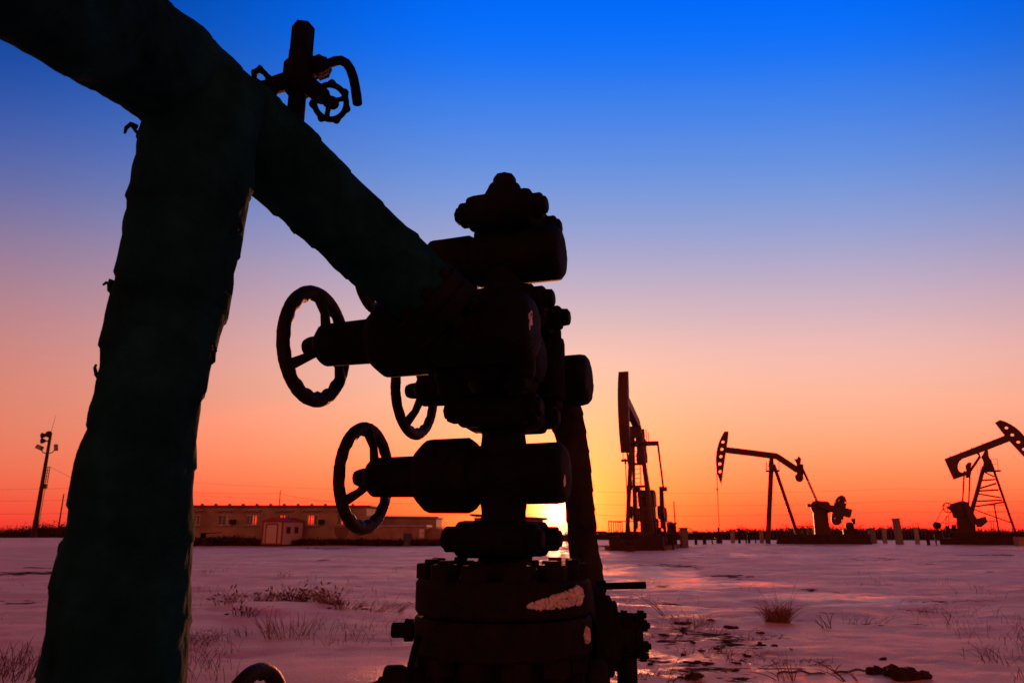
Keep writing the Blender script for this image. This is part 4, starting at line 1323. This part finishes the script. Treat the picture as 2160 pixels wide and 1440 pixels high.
for sx_ in (-0.05,):
    for sy_ in (-0.5, 0.5):
        w = handwheel_mb((sx_, sy_, 0.34), (0, -1, 0), 0.34, minor=0.05, dish=0.0, spokes=5, lobes=5, inner=0, hub=0.06)
        w.build('wheel', 'dark_void', sc, rel=False)


# ------------------------------------------------------------------ posts, cabinets, poles and wires
def cabinet(pxc, pw, pt, pb, Y, label, mt='pale_cabinet', depth=0.5, name='cabinet', lean=0.0, cat='cabinet'):
    p = at(pxc, pb, Y)
    s = 1.0 * Y * 0.966 / 1500
    w = pw * s; z1 = zat(pt, Y)
    r = thing(name, label, cat, (p.x, Y, 0))
    mr = Matrix.Rotation(lean, 3, 'Y')
    z0 = gz(p.x, Y) - 0.1
    b = MB().box(mr @ Vector((0, 0, (z0 + z1) / 2)), (w, depth, z1 - z0), mr); bd = b.build('body', mt, r, rel=False, smooth=0)
    if cat == 'cabinet':
        MB().box(mr @ Vector((0, 0, z1 + 0.03)), (w + 0.12, depth + 0.12, 0.08), mr).build('cap', mt, r, rel=False, smooth=0)
        MB().box(mr @ Vector((0, -depth / 2 - 0.012, (z0 + z1) / 2 + 0.1)), (w * 0.84, 0.03, (z1 - z0) * 0.7), mr).build('door', mt, r, rel=False, smooth=0)
    return r


cabinet(1419, 15, 1104, 1140, 50, 'dark control cabinet just right of the end-on pump jack', 'pump_dark')
cabinet(1443, 14, 1114, 1140, 52, 'pale grey cabinet beside the dark control cabinet', 'pale_cabinet')
cabinet(1842, 11, 1114, 1138, 70, 'short leaning pale cabinet between the two right pump jacks', 'pale_cabinet', lean=R(-4))
cabinet(1897, 11, 1094, 1138, 64, 'tall pale control cabinet left of the hooked-tail pump jack', 'pale_cabinet', lean=R(-2))
for pxc, pt, Y, lab in ((1607, 1119, 72, 'concrete marker post left of the side-on pump jack leg'), (1867, 1113, 70, 'concrete marker post next to the tall pale cabinet'),
                        (1935, 1112, 66, 'concrete marker post left of the hooked-tail pump jack base'), (1546, 1121, 72, 'stubby concrete post right of the thin-rod wellhead')):
    cabinet(pxc, 7, pt, 1140, Y, lab, 'concrete', 0.25, 'marker_post', 0, 'post')
blk = at(2152, 1150, 58)
cabinet(2153, 14, 1132, 1156, 58, 'dark concrete block at the right edge of the snow', 'brick_wall', 0.6, 'concrete_block', 0, 'block')


def pole(name, label, pxb, pyb, pyt, Y, r=0.10, arms=(), mt='wood_pole'):
    p = at(pxb, pyb, Y)
    o = thing(name, label, 'pole', (p.x, Y, 0))
    zt = zat(pyt, Y)
    MB().cyl((0, 0, -0.3), (0, 0, zt), r, r * 0.65, 10).build('shaft', mt, o, rel=False)
    for dz, w in arms:
        a = MB().box((0, -0.12, zt - dz), (w, 0.1, 0.1)).build('crossarm', mt, o, rel=False)
        for sx_ in (-0.46, 0, 0.46):
            MB().lathe((sx_ * w, -0.12, zt - dz + 0.05), UP, [(0, 0.04), (0.08, 0.07), (0.16, 0.05), (0.2, 0.02)], 8).build('insulator', 'frame_white', a, rel=False)
    return o


pole('utility_pole', 'bare thin pole half hidden by the wrapped leg at the far left', 121, 1128, 1041, 108, 0.12)
pole('utility_pole', 'slim pole rising behind the dark control cabinet', 1426, 1140, 1057, 60, 0.07)
pole('utility_pole', 'utility pole with crossarms seen through the right lattice tower', 2108, 1128, 1060, 110, 0.15, ((0.35, 2.6), (1.3, 2.6)))


def lamp_mast():
    Y = 93.0
    p = at(70, 1136, Y)
    r = thing('light_mast', 'tall floodlight mast with loudspeaker horns at the far left', 'light mast', (p.x, Y, 0))
    zt = zat(915, Y)
    u = Y * 0.966 / 1500 * 1.02                     # metres per photo pixel at the mast
    MB().lathe((0, 0, -0.5), UP, [(0, 0.34), (3.0, 0.33), (3.0, 0.30), (zt + 0.5, 0.17), (zt + 0.52, 0.1)], 14).build('shaft', 'pump_dark', r, rel=False)
    MB().cyl((0, 0, zt), (0.25, 0, zt + 40 * u), 0.03, 0.015, 6).build('antenna', 'wire', r, rel=False)
    b = MB()
    b.lathe((0.0, -0.2, zt - 0.1), (0.3, -1, 0), [(0, 0.25), (0.15, 0.32), (0.4, 0.42), (0.42, 0.34)], 16)
    b.build('loudspeaker', 'pump_dark', r, rel=False)
    for dz, L_ in ((0.2, 1.0), (0.9, 0.9)):
        MB().lathe((-0.1, 0, zt - dz), (-1, 0, 0), [(0, 0.08), (L_ * 0.5, 0.1), (L_ * 0.55, 0.2), (L_, 0.38), (L_ + 0.02, 0.3)], 14).build('loudspeaker', 'pump_dark', r, rel=False)
    MB().tube([(-1.1, 0, zt - 1.8), (-0.6, 0, zt - 2.4), (0, 0, zt - 2.55), (0.6, 0, zt - 2.4), (0.95, 0, zt - 1.9)], 0.06, 8).build('bracket', 'pump_dark', r, rel=False)
    for sx_, tl in ((-1.15, 0.4), (0.98, -0.2)):
        f = MB().box((sx_, 0, zt - 1.75), (0.85 if sx_ < 0 else 0.3, 0.4, 0.5 if sx_ < 0 else 0.8), Matrix.Rotation(tl, 3, 'Y')).build('floodlight', 'pump_dark', r, rel=False)
        MB().box((sx_, -0.21, zt - 1.75), (0.6 if sx_ < 0 else 0.2, 0.03, 0.36 if sx_ < 0 else 0.6), Matrix.Rotation(tl, 3, 'Y')).build('lamp_glass', 'lamp_glass', f, rel=False)
    b = MB()
    for xx in (0.38, 0.62): b.bar((xx, 0, zt - 6.3), (xx, 0, zt - 4.2), 0.07, 0.07)
    for i in range(6): b.bar((0.2, 0, zt - 6.2 + 0.38 * i), (0.62, 0, zt - 6.2 + 0.38 * i), 0.05, 0.05)
    b.build('bracket_frame', 'pump_dark', r, rel=False)
    MB().box((0.42, -0.1, zt - 6.7), (0.5, 0.35, 0.6)).build('junction_box', 'pump_dark', r, rel=False)
    MB().tube([(0.45, 0, zt - 7), (0.42, 0, zt - 10), (0.36, 0, 1.0)], 0.035, 6).build('conduit', 'pump_dark', r, rel=False)
    return Vector((p.x + 0.6, Y, zt - 6.5))


mast_pt = lamp_mast()


def wire(label, pts, sag, Y, r=0.022):
    r = r * 0.7
    P = [at(x, y, Y) for x, y in pts]
    out = []
    for a, c in zip(P[:-1], P[1:]):
        n = 16
        for i in range(n): 
            t = i / n
            q = a.lerp(c, t); q.z -= sag * 4 * t * (1 - t); out.append(q)
    out.append(P[-1])
    o = MB().tube(out, r, 5).build('overhead_wire', 'wire', None)
    return tag(o, label, 'wire', 'overhead wires')


wire('upper overhead wire crossing the sky behind the pump jacks', [(-300, 1030), (420, 1018), (1150, 1034), (1900, 1030), (2500, 1018)], 0.7, 150, 0.026)
wire('middle overhead wire crossing the sky behind the pump jacks', [(-300, 1052), (420, 1044), (1150, 1060), (1900, 1056), (2500, 1040)], 0.7, 140, 0.026)
wire('lowest overhead wire just above the horizon scrub', [(-300, 1080), (420, 1074), (1150, 1084), (1900, 1078), (2500, 1070)], 0.5, 130, 0.028)
wire('slack wire strung between the masts on the long roof', [(330, 1034), (589, 1040), (713, 1058)], 0.12, 61, 0.018)
wire('guy wire falling right from the floodlight mast', [(103, 983), (260, 1062)], 0.0, 93, 0.022)


# picket fence and scrub along the horizon
def fence(px0, px1, pt, Y, label):
    x0, x1 = at(px0, 1120, Y).x, at(px1, 1120, Y).x
    zt = zat(pt, Y)
    r = thing('fence', label, 'fence', ((x0 + x1) / 2, Y, 0))
    cx = (x0 + x1) / 2
    b = MB(); n = int((x1 - x0) / 0.42)
    for i in range(n):
        x = x0 + (x1 - x0) * i / n - cx
        h = zt + random.uniform(-0.06, 0.06)
        b.bar((x, 0, 0), (x, 0, h), 0.06, 0.06)
        b.bar((x - 0.11, 0, h - 0.12), (x + 0.11, 0, h - 0.05), 0.05, 0.05)
    tag(b.build('picket', 'wire', r, rel=False, smooth=0), kind='stuff')
    for dz in (0.35, 1.6):
        MB().bar((x0 - cx, 0.06, zt - dz), (x1 - cx, 0.06, zt - dz), 0.06, 0.06).build('rail', 'wire', r, rel=False, smooth=0)


fence(1545, 2200, 1114, 92, 'spiked picket fence along the horizon behind the pump jacks')
fence(1172, 1205, 1126, 66, 'short fence stretch right of the red-roofed hut')


def scrub(name, label, px0, px1, Y0, Y1, hmax, n, seed):
    r_ = np.random.default_rng(seed)
    v = []; f = []
    A = r_.uniform(px0, px1, 3 * n); B = r_.uniform(Y0, Y1, 3 * n)
    AXs = (A - 1080) / 1500 * B * 0.966
    FB = fbm(AXs * 0.09 + seed, B * 0.05, 3)
    for i in range(n):
        x, Y = float(AXs[i]), float(B[i])
        hm = hmax * (0.55 + 0.9 * float(FB[i]) + 0.12 * r_.normal())
        hm = max(hm, 0.3)
        base = Vector((x, Y, 0)); k = r_.random()
        tip = base + Vector((r_.normal(0, 0.35), r_.normal(0, 0.2), hm * (0.45 + 0.55 * k)))
        w = r_.uniform(0.03, 0.07)
        bI = len(v)
        v += [(base.x - w, base.y, 0), (base.x + w, base.y, 0), (tip.x, tip.y, tip.z)]
        f.append((bI, bI + 1, bI + 2))
        for _ in range(3):
            t = r_.uniform(0.3, 0.95); q = base.lerp(tip, t)
            e = q + Vector((r_.normal(0, 0.28), r_.normal(0, 0.2), r_.uniform(0.02, 0.45)))
            bI = len(v)
            v += [(q.x, q.y, q.z - 0.05), (q.x, q.y, q.z + 0.05), tuple(e)]
            f.append((bI, bI + 1, bI + 2))
    # dense lower growth
    m = n * 2
    for i in range(m):
        x, Y = float(AXs[n + i]), float(B[n + i])
        hm = max(0.25, hmax * (0.36 + 0.75 * float(FB[n + i])))
        c = np.array([x, Y, r_.uniform(0, hm)])
        bI = len(v)
        for _ in range(3): v.append(tuple(c + r_.normal(0, 0.16, 3)))
        f.append((bI, bI + 1, bI + 2))
    mb = MB(); mb.v = v; mb.f = f
    o = mb.build(name, 'scrub', None, smooth=0)
    return tag(o, label, 'scrub', kind='stuff')


scrub('scrub', 'dark leafless scrub on the horizon at the far left', -250, 330, 104, 116, 3.3, 5200, 3)
scrub('scrub', 'dry weeds and litter along the foot of the long building', 230, 985, 57.6, 58.6, 0.75, 2600, 33)
scrub('scrub', 'dark leafless scrub on the horizon behind the pump jacks', 1165, 2500, 98, 116, 2.3, 9000, 21)

def pipe_stand(pxc, py, Y, h, label):
    p = at(pxc, py, Y)
    r = thing('pipe_stand', label, 'pipe stand', (p.x, Y, 0), 0, 'pipe stands near the pump jacks')
    MB().lathe((0, 0, -0.1), UP, [(0, 0.12), (h * 0.5, 0.12), (h * 0.5, 0.2), (h * 0.58, 0.2), (h * 0.58, 0.11), (h * 0.9, 0.11), (h * 0.9, 0.17), (h, 0.17)], 12).build('riser', 'pump_dark', r, rel=False)
    MB().tube([(0, 0, h * 0.75), (0.5, 0, h * 0.75), (0.62, 0, h * 0.68), (0.64, 0, -0.1)], 0.06, 8).build('branch', 'pump_dark', r, rel=False)
    handwheel_mb((0, -0.28, h * 0.75), (0, -1, 0), 0.2, minor=0.03, dish=0.03, lobes=6, inner=0, hub=0.05).build('handwheel', 'pump_dark', r, rel=False)


pipe_stand(1468, 1142, 62, 1.25, 'first pipe stand right of the pale grey cabinet')
pipe_stand(1487, 1142, 64, 0.95, 'low pipe stand between the pale cabinet and the thin-rod wellhead')
pipe_stand(1560, 1142, 70, 1.5, 'pipe stand right of the stubby concrete post')
pipe_stand(1580, 1142, 71, 1.0, 'short pipe stand before the side-on pump jack')
pipe_stand(1797, 1142, 68, 1.4, 'pipe stand just right of the side-on pump jack base')
pipe_stand(1958, 1142, 60, 1.3, 'pipe stand in front of the hooked-tail pump jack base')
pipe_stand(1398, 1146, 46, 1.2, 'pipe stand at the right foot of the end-on pump jack')

# raised flow line left of the end-on pump jack
fl = thing('flow_line', 'raised thin pipe on short legs left of the end-on pump jack', 'pipe', (at(1270, 1130, 48).x, 48, 0))
o_ = Vector(fl.location)
MB().tube([at(1180, 1139, 48) - o_, at(1236, 1137, 48) - o_, at(1250, 1122, 48) - o_, at(1275, 1122, 48) - o_, at(1284, 1126, 48) - o_, at(1318, 1124, 48) - o_], 0.08, 8).build('line', 'pump_dark', fl, rel=False)
for q in (1255, 1305):
    t = at(q, 1124, 48) - o_
    MB().bar((t.x, 0, 0), (t.x, 0, t.z), 0.1, 0.1).build('leg', 'pump_dark', fl, rel=False)


# ------------------------------------------------------------------ dry grass, clods, wire on the snow
def tuft(label, px_, py_, n, hgt, spread, lean=0.15, w=0.006, mt='straw', group=None, bend=0.5, seed=0, heads=0.0):
    r_ = np.random.default_rng(seed + int(px_ * 7 + py_))
    base = gpt(px_, py_)
    mb = MB()
    for i in range(n):
        a = r_.uniform(0, 2 * math.pi); d = spread * math.sqrt(r_.random())
        p0 = Vector((d * math.cos(a) * 1.0, d * math.sin(a) * 0.6, -0.02))
        p0.z += gz(base.x + p0.x, base.y + p0.y) - base.z
        h = hgt * r_.uniform(0.35, 1.0)
        out = Vector((math.cos(a), math.sin(a), 0)) * r_.uniform(0.0, 0.5) + Vector((lean, 0, 0)) + Vector((r_.normal(0, 0.18), r_.normal(0, 0.12), 0))
        pts = []
        bd = bend * r_.uniform(0.2, 1.4)
        for s_ in range(6):
            t = s_ / 5
            pts.append(p0 + Vector((out.x * h * (t + bd * t * t), out.y * h * (t + bd * t * t), h * (t - 0.32 * bd * t ** 3))))
        ww = w * r_.uniform(0.6, 1.3)
        mb.tube(pts, [ww * 0.6, ww * 0.55, ww * 0.5, ww * 0.42, ww * 0.3, ww * 0.12], 3, cap=False)
        if r_.random() < heads:
            e = pts[-1]
            mb.lathe(e - Vector((0, 0, 0.01)), (pts[-1] - pts[-2]), [(0, 0.003), (0.02, 0.012), (0.05, 0.009), (0.07, 0.002)], 5)
        if r_.random() < 0.5:
            q = pts[r_.integers(2, 5)]
            e = q + Vector((r_.normal(0, 0.05), r_.normal(0, 0.04), r_.uniform(0.0, 0.07)))
            mb.tube([q, (q + e) / 2 + Vector((0, 0, 0.01)), e], [ww * 0.4, ww * 0.35, ww * 0.12], 3, cap=False)
    for v_i, v_ in enumerate(mb.v): mb.v[v_i] = (v_[0] + base.x, v_[1] + base.y, v_[2] + base.z)
    root_mb = mb.build('dry_grass_tuft', mt, None, smooth=60)
    # object origin at the tuft's base
    me = root_mb.data
    me.transform(Matrix.Translation(-base)); root_mb.location = base
    return tag(root_mb, label, 'grass tuft', group)


tuft('largest bushy dry grass tuft standing right of the wellhead', 1640, 1308, 210, 0.34, 0.15, 0.05, 0.006, bend=0.75, seed=1)
tuft('tall thin stalks rising from the largest grass tuft', 1652, 1306, 16, 0.62, 0.06, -0.12, 0.006, bend=0.3, seed=5)
tuft('bent pair of dry stalks right of the largest grass tuft', 1745, 1324, 7, 0.36, 0.05, -0.45, 0.010, bend=1.0, seed=2)
tuft('low straggly grass tuft nearest the right side of the wellhead', 1450, 1310, 60, 0.26, 0.30, -0.1, 0.005, bend=1.2, seed=3)
tuft('long drooping stalk by the protruding rod of the wellhead', 1400, 1300, 5, 0.5, 0.06, -0.55, 0.007, bend=0.7, seed=4)
tuft('two leaning stalks at the bottom edge beside the soil clods', 1800, 1436, 5, 0.28, 0.06, -0.55, 0.009, bend=0.6, seed=6)
tuft('short bent stalks at the bottom edge left of the twisted wire', 1660, 1434, 8, 0.2, 0.07, -0.35, 0.008, bend=0.9, seed=7)
tuft('thin weeds at the far right of the snow', 1990, 1300, 22, 0.24, 0.35, -0.1, 0.004, bend=1.0, seed=8)
tuft('sparse weed on the snow between the largest tuft and the right edge', 1810, 1310, 26, 0.2, 0.35, 0.1, 0.004, bend=1.0, seed=9)
tuft('tiny weed clump near the bottom right of the largest tuft', 1555, 1385, 26, 0.14, 0.25, 0.1, 0.005, bend=1.0, seed=10)
tuft('faint stalks at the lower right corner', 2120, 1400, 8, 0.25, 0.15, -0.3, 0.005, bend=1.0, seed=11)
for i, (x, y, n, hh, sp_, ln) in enumerate(((470, 1282, 22, 0.30, 0.14, 0.05), (495, 1275, 18, 0.34, 0.10, -0.1), (520, 1285, 26, 0.24, 0.16, 0.1), (570, 1272, 50, 0.30, 0.20, 0.05), (615, 1270, 70, 0.34, 0.20, 0.15),
                                            (660, 1272, 44, 0.26, 0.18, -0.2), (700, 1275, 70, 0.34, 0.18, -0.25), (730, 1284, 34, 0.22, 0.16, 0.1), (545, 1268, 20, 0.22, 0.15, 0.0))):
    rank = ['leftmost', 'second from left', 'third from left', 'fifth from left', 'sixth from left', 'seventh from left', 'second from right', 'rightmost', 'fourth from left'][i]
    tuft(rank + ' dry grass tuft in the row along the low snow mound', x, y, int(n * 1.5), hh, sp_, ln, 0.0055, 'straw_dark' if i % 3 else 'straw', 'grass along the snow mound', 1.1, 20 + i, 0.25)
for i, (x, y, n, hh, sp_, ln) in enumerate(((590, 1345, 34, 0.36, 0.16, -0.25), (635, 1340, 14, 0.28, 0.12, 0.1), (570, 1332, 12, 0.4, 0.10, -0.3), (655, 1318, 10, 0.22, 0.2, 0.2))):
    rank = ['second from left of the slanting stalks', 'second from right of the slanting stalks', 'leftmost of the slanting stalks', 'rightmost of the slanting stalks'][i]
    tuft(rank + ' in front of the grassy mound', x, y, n, hh, sp_, ln, 0.005, 'straw', 'stalks in front of the mound', 0.4, 40 + i)
for i, (x, y, n, hh, sp_, ln) in enumerate(((405, 1355, 24, 0.20, 0.18, 0.3), (430, 1350, 22, 0.18, 0.16, -0.3), (470, 1350, 8, 0.22, 0.1, 0.1), (515, 1340, 12, 0.18, 0.14, 0.0))):
    rank = ['nearest', 'second nearest', 'third nearest', 'farthest'][i]
    tuft('short dry grass, ' + rank + ' of four to the thick wrapped leg', x, y, n, hh, sp_, ln, 0.005, 'straw_dark', 'grass by the wrapped leg', 0.9, 60 + i)
for i, (x, y, n, hh, sp_, ln) in enumerate(((785, 1290, 24, 0.20, 0.16, 0.35), (825, 1290, 28, 0.18, 0.18, 0.5), (600, 1215, 24, 0.24, 0.2, 0.0), (440, 1207, 16, 0.2, 0.2, 0.1), (650, 1226, 8, 0.2, 0.1, 0.0))):
    tuft(['drooping dry grass farther left of the round flange', 'drooping dry grass just left of the round flange', 'middle of three far grass wisps before the long building', 'leftmost of three far grass wisps before the long building', 'rightmost of three far grass wisps before the long building'][i], x, y, n, hh, sp_, ln, 0.006, 'straw', ('grass by the flange' if i < 2 else 'far grass on the snow'), 0.9, 80 + i)
for i, (x, y, n, hh, sp_, ln) in enumerate(((22, 1438, 22, 0.32, 0.16, 0.05), (30, 1400, 12, 0.30, 0.10, -0.1), (10, 1428, 12, 0.2, 0.12, 0.3))):
    tuft(['tallest dry stalks in the lower left corner', 'upper dry stalks at the lower left edge', 'leftmost bent stalks in the lower left corner'][i], x, y, n, hh, sp_, ln, 0.006, 'straw_dark', 'stalks at the lower left edge', 0.6, 100 + i)


def clod(label, px_, py_, size, seed, flat=0.6, group=None):
    r_ = np.random.default_rng(seed)
    base = gpt(px_, py_)
    mb = MB()
    nlump = 7
    for k in range(nlump):
        c = Vector((r_.normal(0, 0.45), r_.normal(0, 0.3), abs(r_.normal(0, 0.25)))) * size if k else Vector((0, 0, 0.1 * size))
        s_ = size * r_.uniform(0.35, 0.75)
        rows = []
        for i in range(9):
            th = math.pi * i / 8
            rows.append([Vector((base.x, base.y, base.z)) + c + Vector((math.sin(th) * math.cos(p), math.sin(th) * math.sin(p), math.cos(th) * flat)) * s_ * r_.uniform(0.7, 1.2)
                         for p in [2 * math.pi * j / 12 for j in range(12)]])
        mb.quadgrid(rows, True)
    o = mb.build('soil_clod', 'soil', None, smooth=20)
    o.data.transform(Matrix.Translation(-base)); o.location = base
    return tag(o, label, 'soil clod', group)


clod('large dark soil clod at the bottom edge right of the twisted wire', 1920, 1430, 0.13, 1)
clod('smaller dark soil clod at the right end of the twisted wire', 1846, 1420, 0.07, 2)
clod('low dark soil clod beside the large one at the bottom edge', 1890, 1424, 0.08, 7)
clod('lone small soil clod above the others in the lower right', 1860, 1390, 0.035, 3)
clod('soil clod below the bushy grass on the disturbed snow', 1605, 1333, 0.03, 4)
clod('flat soil clod at the foot of the straggly grass by the wellhead', 1437, 1316, 0.07, 5, 0.4)
clod('flat soil clod on disturbed snow right of the annulus pipe', 1545, 1325, 0.08, 6, 0.35)
clod('dark soil clod low on the disturbed snow near the bottom edge', 1460, 1430, 0.07, 8, 0.4)
for i in range(36):
    r_ = np.random.default_rng(200 + i)
    x, y = r_.normal(1470, 90), r_.uniform(1300, 1440)
    if x < 1350: x = 1350 + r_.random() * 60
    clod('small dark crumb of soil scattered on disturbed snow right of the wellhead', x, y, r_.uniform(0.010, 0.040), 300 + i, 0.28, 'soil crumbs on the snow')

def scattered_stalks(n):
    r_ = np.random.default_rng(909)
    mb = MB()
    k = 0
    while k < n:
        px_, py_ = r_.uniform(-40, 2200), 1195 + 245 * r_.random() ** 0.7
        if 880 < px_ < 1260: continue
        d_ = ray(px_, py_); t_ = -H / d_.z
        if float(vnoise(np.array([d_.x * t_ * 0.7 + 3]), np.array([d_.y * t_ * 0.6 + 8]))[0]) < 0.06: continue
        q = gpt(px_, py_)
        for _ in range(r_.integers(1, 5)):
            k += 1
            a = r_.uniform(0, 6.28); h = r_.uniform(0.04, 0.20)
            d = Vector((math.cos(a), 0.5 * math.sin(a), 0)) * r_.uniform(0.2, 1.1) * h
            p0 = q + Vector((r_.normal(0, 0.08), r_.normal(0, 0.05), -0.015))
            w = r_.uniform(0.0012, 0.0028)
            br = r_.uniform(-0.5, 0.35)
            mb.tube([p0, p0 + d * 0.35 + Vector((0, 0, h * 0.55)), p0 + d * 0.8 + Vector((0, 0, h * 0.9)), p0 + d * 1.4 + Vector((0, 0, h * (0.9 + br)))], [w, w * 0.9, w * 0.7, w * 0.3], 3, cap=False)
    tag(mb.build('scattered_stalks', 'straw_dark', None, smooth=60), 'thin dry stalks scattered over the snow', 'dry stalks', kind='stuff')


scattered_stalks(900)
LIT = ['by the annulus pipe', 'left of the flat soil clod', 'below the straggly grass', 'under the largest tuft', 'at the bottom edge near the annulus pipe', 'beside the soil crumbs', 'right of the soil crumbs', 'above the twisted wire']
for i, (x, y) in enumerate(((1390, 1345), (1500, 1330), (1425, 1325), (1600, 1345), (1400, 1430), (1480, 1375), (1590, 1400), (1690, 1400))):
    tuft('flattened dead grass litter ' + LIT[i], x, y, 34, 0.10, 0.26, 0.2, 0.005, 'straw_dark', 'flattened grass litter', 1.8, 140 + i)

pts = []
a, c = gpt(1640, 1423), gpt(1835, 1417)
mb = MB()
for ph in (0, math.pi):
    pts = []
    for i in range(160):
        t = i / 159
        q = a.lerp(c, t); q.z = gz(q.x, q.y) + 0.008 + 0.012 * math.sin(t * 9) + 0.006 * math.sin(t * 31)
        q += Vector((0, math.cos(t * 90 + ph) * 0.006, math.sin(t * 90 + ph) * 0.006))
        pts.append(q)
    mb.tube(pts, 0.0045, 5)
tag(mb.build('twisted_wire', 'soil', None), 'rusty twisted wire lying on the snow at the bottom right', 'wire')
